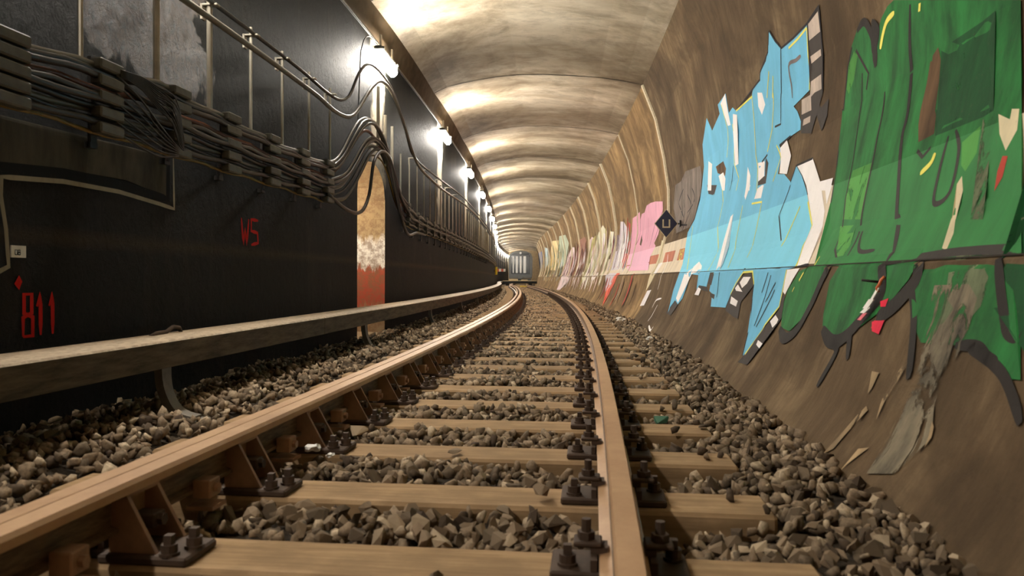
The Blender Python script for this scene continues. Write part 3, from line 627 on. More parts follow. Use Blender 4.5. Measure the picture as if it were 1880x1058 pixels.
cable('low_loop_cable',smoothpts([(7.2,-1.86,1.40),(7.8,-1.85,1.30),(8.3,-1.84,1.32),(8.65,-1.84,1.55),(8.85,-1.84,1.95),(9.3,-1.84,2.16),(9.75,-1.84,2.10),(10.1,-1.84,1.75),(10.4,-1.84,1.42),(10.9,-1.85,1.22),(11.6,-1.86,1.28),(12.5,-1.88,1.30)],.1),.02,M['cable'],'thick black cable framing the arched passage, lowest of all','cable')
# ------------------------------------------------------------------ paint on the left wall
SM = True
def ribbon(pts,w,u2p):
    P = np.array(pts,float); out = [P[0]]; tp_ = w>.02
    if len(P)>2 and w>.02 and SM:
        E = [P[0]]
        for i in range(len(P)-1):
            p0,p1,p2,p3 = P[max(i-1,0)],P[i],P[i+1],P[min(i+2,len(P)-1)]
            for k in range(1,7):
                t = k/6; E.append(.5*((2*p1)+(p2-p0)*t+(2*p0-5*p1+4*p2-p3)*t*t+(3*p1-p0-3*p2+p3)*t**3))
        P = np.array(E)
    for a,b in zip(P[:-1],P[1:]):
        n = max(1,int(np.hypot(*(b-a))/.05))
        for k in range(1,n+1): out.append(a+(b-a)*k/n)
    P = np.array(out); D = np.gradient(P,axis=0); D /= (np.linalg.norm(D,axis=1)[:,None]+1e-9); N = np.stack([-D[:,1],D[:,0]],1)*w/2
    if tp_: cl_ = np.linspace(0,1,len(P)); N *= np.clip(np.minimum(cl_,1-cl_)*6+.25,0,1)[:,None]**.5
    V = []; uv = []
    for p,n in zip(P,N): V += [u2p(*(p+n)),u2p(*(p-n))]; uv += [tuple(p+n),tuple(p-n)]
    F = [(2*i,2*i+1,2*i+3,2*i+2) for i in range(len(P)-1)]
    return V,F,uv
def mkpaint(name,items,mat,u2p_off,parent):
    V = []; F = []; uv = []
    for it in items:
        lay = it[0]; f2 = (lambda u,z,lay=lay: u2p_off(u,z,.003+.0012*lay))
        if it[1]=='s': a,b,c = ribbon(it[3],it[2],f2)
        else: a,b,c = fillpoly(it[2],f2)
        k = len(V); V += a; F += [tuple(i+k for i in f) for f in b]; uv += c
    return link(name,mesh(name,V,F,mat,uv=uv),parent)
def fillpoly(P,u2p):
    P = np.array(P,float); 
    keep = [0]
    for i in range(1,len(P)):
        if np.abs(P[i]-P[keep[-1]]).max()>1e-3: keep.append(i)
    P = P[keep]; lo_,hi_ = P.min(0),P.max(0); du = max(.12,(hi_[0]-lo_[0])/60); dz = .06
    pts = [Vector(p) for p in P]; n = len(pts)
    for u in np.arange(lo_[0]+du/2,hi_[0],du):
        for z in np.arange(lo_[1]+dz/2,hi_[1],dz): pts.append(Vector((u+R.uniform(-.01,.01),z+R.uniform(-.01,.01))))
    v,e,f,*_ = delaunay_2d_cdt(pts,[],[list(range(n))],1,1e-5)
    return [u2p(p.x,p.y) for p in v],[tuple(x) for x in f],[(p.x,p.y) for p in v]
offL = lambda u,z,o: W(u,LW+o,z)
offR = lambda u,z,o: W(u,float(rl(z))-o*1.0-.002,z)
PM = dict(blue=mat_paint('light blue wall paint',hexc(112,190,226),.5,True,.06),green=mat_paint('green wall paint',hexc(36,112,52),.5,True,.32),lightgreen=mat_paint('light green wall paint',hexc(70,140,58),.5,True,.15,.42),darkgreen=mat_paint('dark green wall paint',hexc(16,74,34),.5,False,.3,.36),
    white=mat_paint('white wall paint',hexc(250,244,242),.6,False,.04),palegrey=mat_paint('worn whitish paint',hexc(196,178,164),.7,False,.2),darkgrey=mat_paint('dark grey paint',hexc(62,54,50),.7),black=mat_paint('black outline paint',hexc(34,30,36),.6),softblack=mat_paint('faded black paint',hexc(44,38,34),.7,True,.2),greyline=mat_paint('grey line paint',hexc(120,108,108),.7),
    yellow=mat_paint('yellow line paint',hexc(240,232,110),.5,False,.05),brown=mat_paint('bare brown wall patch',hexc(100,76,54),.8,False,.3),cream=mat_paint('cream splash paint',hexc(222,208,170),.7,False,.1),cream2=mat_paint('cream white paint',hexc(236,232,206),.6),greygreen=mat_paint('worn grey green paint',hexc(110,120,88),.7,False,.4,.47),
    red=mat_paint('red paint',hexc(190,72,56),.6),hotred=mat_paint('bright red paint',hexc(232,40,70),.5),pink=mat_paint('pink wall paint',hexc(232,168,190),.5,True,.08),darkpink=mat_paint('dark pink line paint',hexc(150,90,104),.6),lilac=mat_paint('lilac white paint',hexc(222,212,218),.6),purple=mat_paint('dusty purple paint',hexc(130,108,116),.6),redorange=mat_paint('red orange paint',hexc(236,110,84),.6),
    olive=mat_paint('olive yellow paint',hexc(190,180,110),.6),palepink=mat_paint('pale pink paint',hexc(240,216,216),.6),rose=mat_paint('dull rose paint',hexc(160,110,90),.6),palegreen=mat_paint('pale green paint',hexc(196,206,180),.6,False,.25),yelloworange=mat_paint('pale orange paint',hexc(244,218,160),.6),paleblue=mat_paint('pale blue paint',hexc(196,212,216),.6),royal=mat_paint('medium blue paint',hexc(110,130,190),.6),greybrown=mat_paint('grey scribbled paint',hexc(124,110,100),.7,False,.3),
    crust=mat_paint('grey green mineral crust',hexc(132,120,98),.55,False,.5,.46),palestone=mat_paint('pale ochre drip',hexc(168,142,106),.7,False,.35,.45),band=mat_paint('white safety band paint',hexc(226,210,186),.7,False,.1),bandred=mat_paint('worn red band block',hexc(196,118,90),.7,False,.15),wred=mat_paint('red spray on black wall',hexc(190,26,18),.7),wwhite=mat_paint('grey white outline on black wall',hexc(150,142,124),.7,False,.15),wblack=mat_paint('black fill on black wall',hexc(12,13,14),.7),wgrey=mat_paint('grey brown fill on black wall',hexc(74,68,56),.7,False,.35))
# white band with red blocks on the right wall
bn = empty('painted_wall_band',frame(12,2.2,.9),'long white painted band with red blocks behind the graffiti at chest height','painted band')
def strip(u0,u1,z0,z1,step=.25):
    us_ = np.linspace(u0,u1,max(2,int((u1-u0)/step)+1)); zz_ = np.linspace(z0,z1,max(2,int((z1-z0)/.06)+1)); V = []; uv = []
    for u in us_:
        for z in zz_: V.append((u,z)); uv.append((u,z))
    m_ = len(zz_); F = [(i*m_+j,i*m_+j+1,(i+1)*m_+j+1,(i+1)*m_+j) for i in range(len(us_)-1) for j in range(m_-1)]
    return V,F,uv
V,F,uvb = strip(.6,30,.683,1.19); link('white_band',mesh('white_band',[offR(u,z,.0026) for u,z in V],F,PM['band'],uv=uvb),bn)
for u0,u1 in [(10.9,11.5),(11.9,13.0),(13.75,15.0),(18.2,19.0),(21.,22.),(26.8,29)]:
    V,F,uvb = strip(u0,u1,.86,1.03); link('red_block',mesh('red_block',[offR(u,z,.0032) for u,z in V],F,PM['bandred'],uv=uvb),bn)
def glyph(txt,u,z,h,wdt,par,mat,off,lay,sw,name,flip=1):
    SEG = {'8':[[(0,0),(1,0),(1,.45),(.1,.55),(.1,1),(.9,1),(.9,.55),(0,.45),(0,0)]],'1':[[(.1,.7),(.5,1),(.5,0)]],'6':[[(.9,1),(.1,.6),(0,0),(1,0),(1,.5),(.1,.5)]],'5':[[(1,1),(0,1),(0,.55),(.9,.5),(1,.1),(0,0)]],'0':[[(0,0),(1,0),(1,1),(0,1),(0,0)]],'W':[[(0,1),(.25,0),(.5,.6),(.75,0),(1,1)]]}
    its = []
    for i,c in enumerate(txt):
        for s in SEG[c]: its.append([lay,'s',sw,[(u+flip*(i*wdt*1.35+x*wdt),z+y*h) for x,y in s]])
    for it in its: mkpaint(name,[it],mat,off,par)
glyph('161',11.42,.875,.14,.10,bn,PM['yellow'],offR,2,.022,'band_number',-1)
